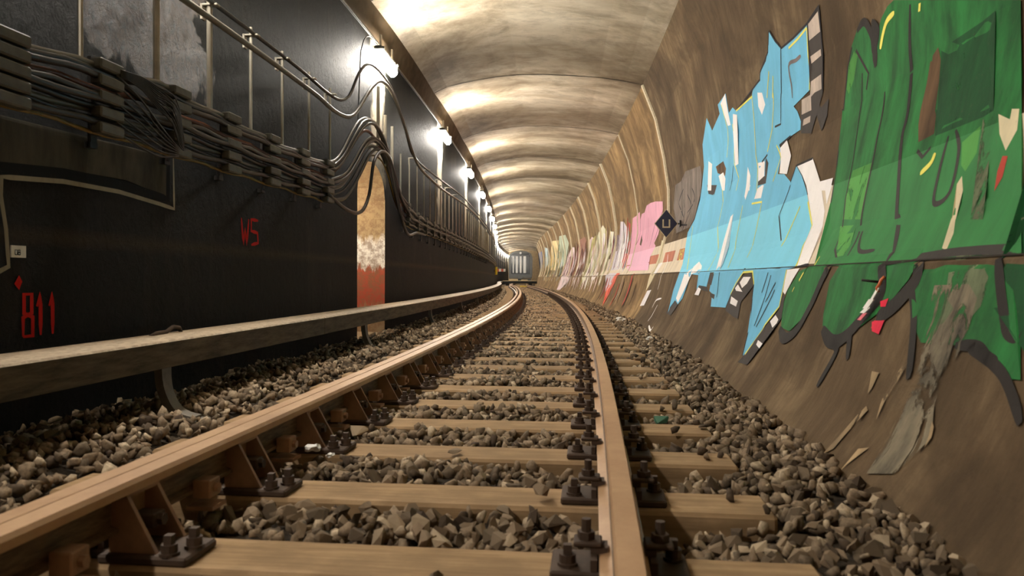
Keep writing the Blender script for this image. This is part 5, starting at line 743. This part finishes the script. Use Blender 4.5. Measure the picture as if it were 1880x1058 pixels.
# ------------------------------------------------------------------ tag hanging on the right wall
mw = frame(3.60,1.985,.50); Ts = Matrix.Rotation(-.12,4,'Y')
t = empty('hanging_tag',mw,'orange cord with white tag and pink tape hanging on the green graffiti wall','tag')
cable('orange_cord',[(3.55,1.975,.60),(3.56,1.965,.585),(3.555,1.955,.565),(3.57,1.95,.55),(3.565,1.955,.53)],.007,M['orange'],parent=t,n=6,cat=None)
tp = [(3.55,1.955,.585),(3.58,1.95,.54),(3.60,1.945,.505)]
def tagbox(name,u,z,du,dz,mat,lean=.02,th=.004):
    V = []
    for z_ in (z-dz,z+dz):
        for u_ in (u-du,u+du):
            for o in (0,th): V.append(W(u_+(.5-((z_-z)/dz+1)/2)*.05,float(rl(z_))-lean-o,z_))
    b = B(); b.add(V,[(0,1,3,2),(4,6,7,5),(0,4,5,1),(2,3,7,6),(0,2,6,4),(1,5,7,3)]); link(name,b.me(name,mat),t)
tagbox('white_strap',3.585,.52,.014,.03,M['white'],.022); tagbox('white_tag',3.61,.475,.03,.022,M['white'],.03); tagbox('white_tag',3.635,.445,.028,.014,M['white'],.028); tagbox('pink_tape',3.65,.415,.022,.018,M['pinktape'],.026)
cable('peg',[(3.60,1.975,.575),(3.62,1.90,.585)],.006,M['darkiron'],parent=t,n=6,cat=None)
# ------------------------------------------------------------------ far end: low beam, planks, signs, parked vehicle
mw = frame(75,0,0)
t = empty('low_crossing_deck',mw,'low dark beam with pale top lying across the far track','deck')
link('beam',B().box(-1.7,1.8,-.2,.2,.035,.27,.02).box(-1.3,-.95,-.15,.15,-.25,.04).box(.95,1.3,-.15,.15,-.25,.04).me('beam',M['darktimber']),t,mw=mw); link('plank',B().box(-1.6,1.75,-.15,1.6,.27,.31,.01).me('plank',M['timber']),t,mw=mw)
link('folded_sheet',B().box(-1.0,-.1,.3,1.3,.31,.46,.04).box(.2,.9,.4,1.3,.31,.42,.04).me('folded_sheet',M['timber']),None,'pale folded bundles on the low deck at the far end','bundle',mw=mw)
link('yellow_board',B().box(.2,1.2,-.6,.6,-.18,-.10,.01).me('yellow_board',M['yellow']),None,'flat yellow board on the far sleepers before the low beam','board',mw=frame(66,-.1,0))
mw = frame(43.3,-1.93,.98); t = empty('yellow_wall_sign',mw,'small upright yellow sign far along the left wall','sign')
link('sign_plate',B().box(0,.14,-.01,.01,-.22,.22,.004).me('sign_plate',M['yellow']),t,mw=mw); link('sign_bracket',B().box(-.08,.02,.0,.03,-.03,.03).me('sign_bracket',M['darkiron']),t,mw=mw)
mw = frame(56,-1.75,1.15); t = empty('barrier_board',mw,'red and white striped board on the far left wall beyond the yellow sign','sign')
for k in range(4): link('board_stripe',B().box(-.1+k*.16,.06+k*.16,-.01,.01,-.1,.1).me('board_stripe',M['redwhite'] if k%2==0 else M['white']),t,mw=mw)
mw = frame(86,0,0)
t = empty('parked_rail_vehicle',mw,'grey rail vehicle with upright pale panels closing the far end of the tunnel','rail vehicle')
pr_ = [(-1.32,.85),(1.32,.85),(1.36,2.9),(1.2,3.35),(.7,3.62),(0,3.7),(-.7,3.62),(-1.2,3.35),(-1.36,2.9)]
link('body_shell',B().prism(pr_,0,5).me('body_shell',M['train']),t,mw=mw)
link('front_recess',B().box(-1.05,1.05,-.03,.01,1.05,3.15,.01).me('front_recess',M['traindark']),t,mw=mw)
for x,wv in ((-.82,.13),(-.42,.24),(0.02,.2),(.48,.3)): link('door_panel',B().box(x-wv/2,x+wv/2,-.08,-.03,1.15,3.05,.01).me('door_panel',M['trainlight']),t,mw=mw)
link('roof_band',B().box(-.95,.95,-.06,0,3.2,3.4,.02).me('roof_band',M['traindark']),t,mw=mw)
link('headlamp',B().cyl((0,-.14,3.42),(0,0,3.42),.13,12).me('headlamp',M['trainlight']),t,mw=mw)
link('buffer_beam',B().box(-1.3,1.3,-.25,0,.55,.85,.03).box(-.3,.3,-.5,-.2,.45,.75,.04).box(-1.2,1.2,0,5,.1,.5).me('buffer_beam',M['train']),t,mw=mw)
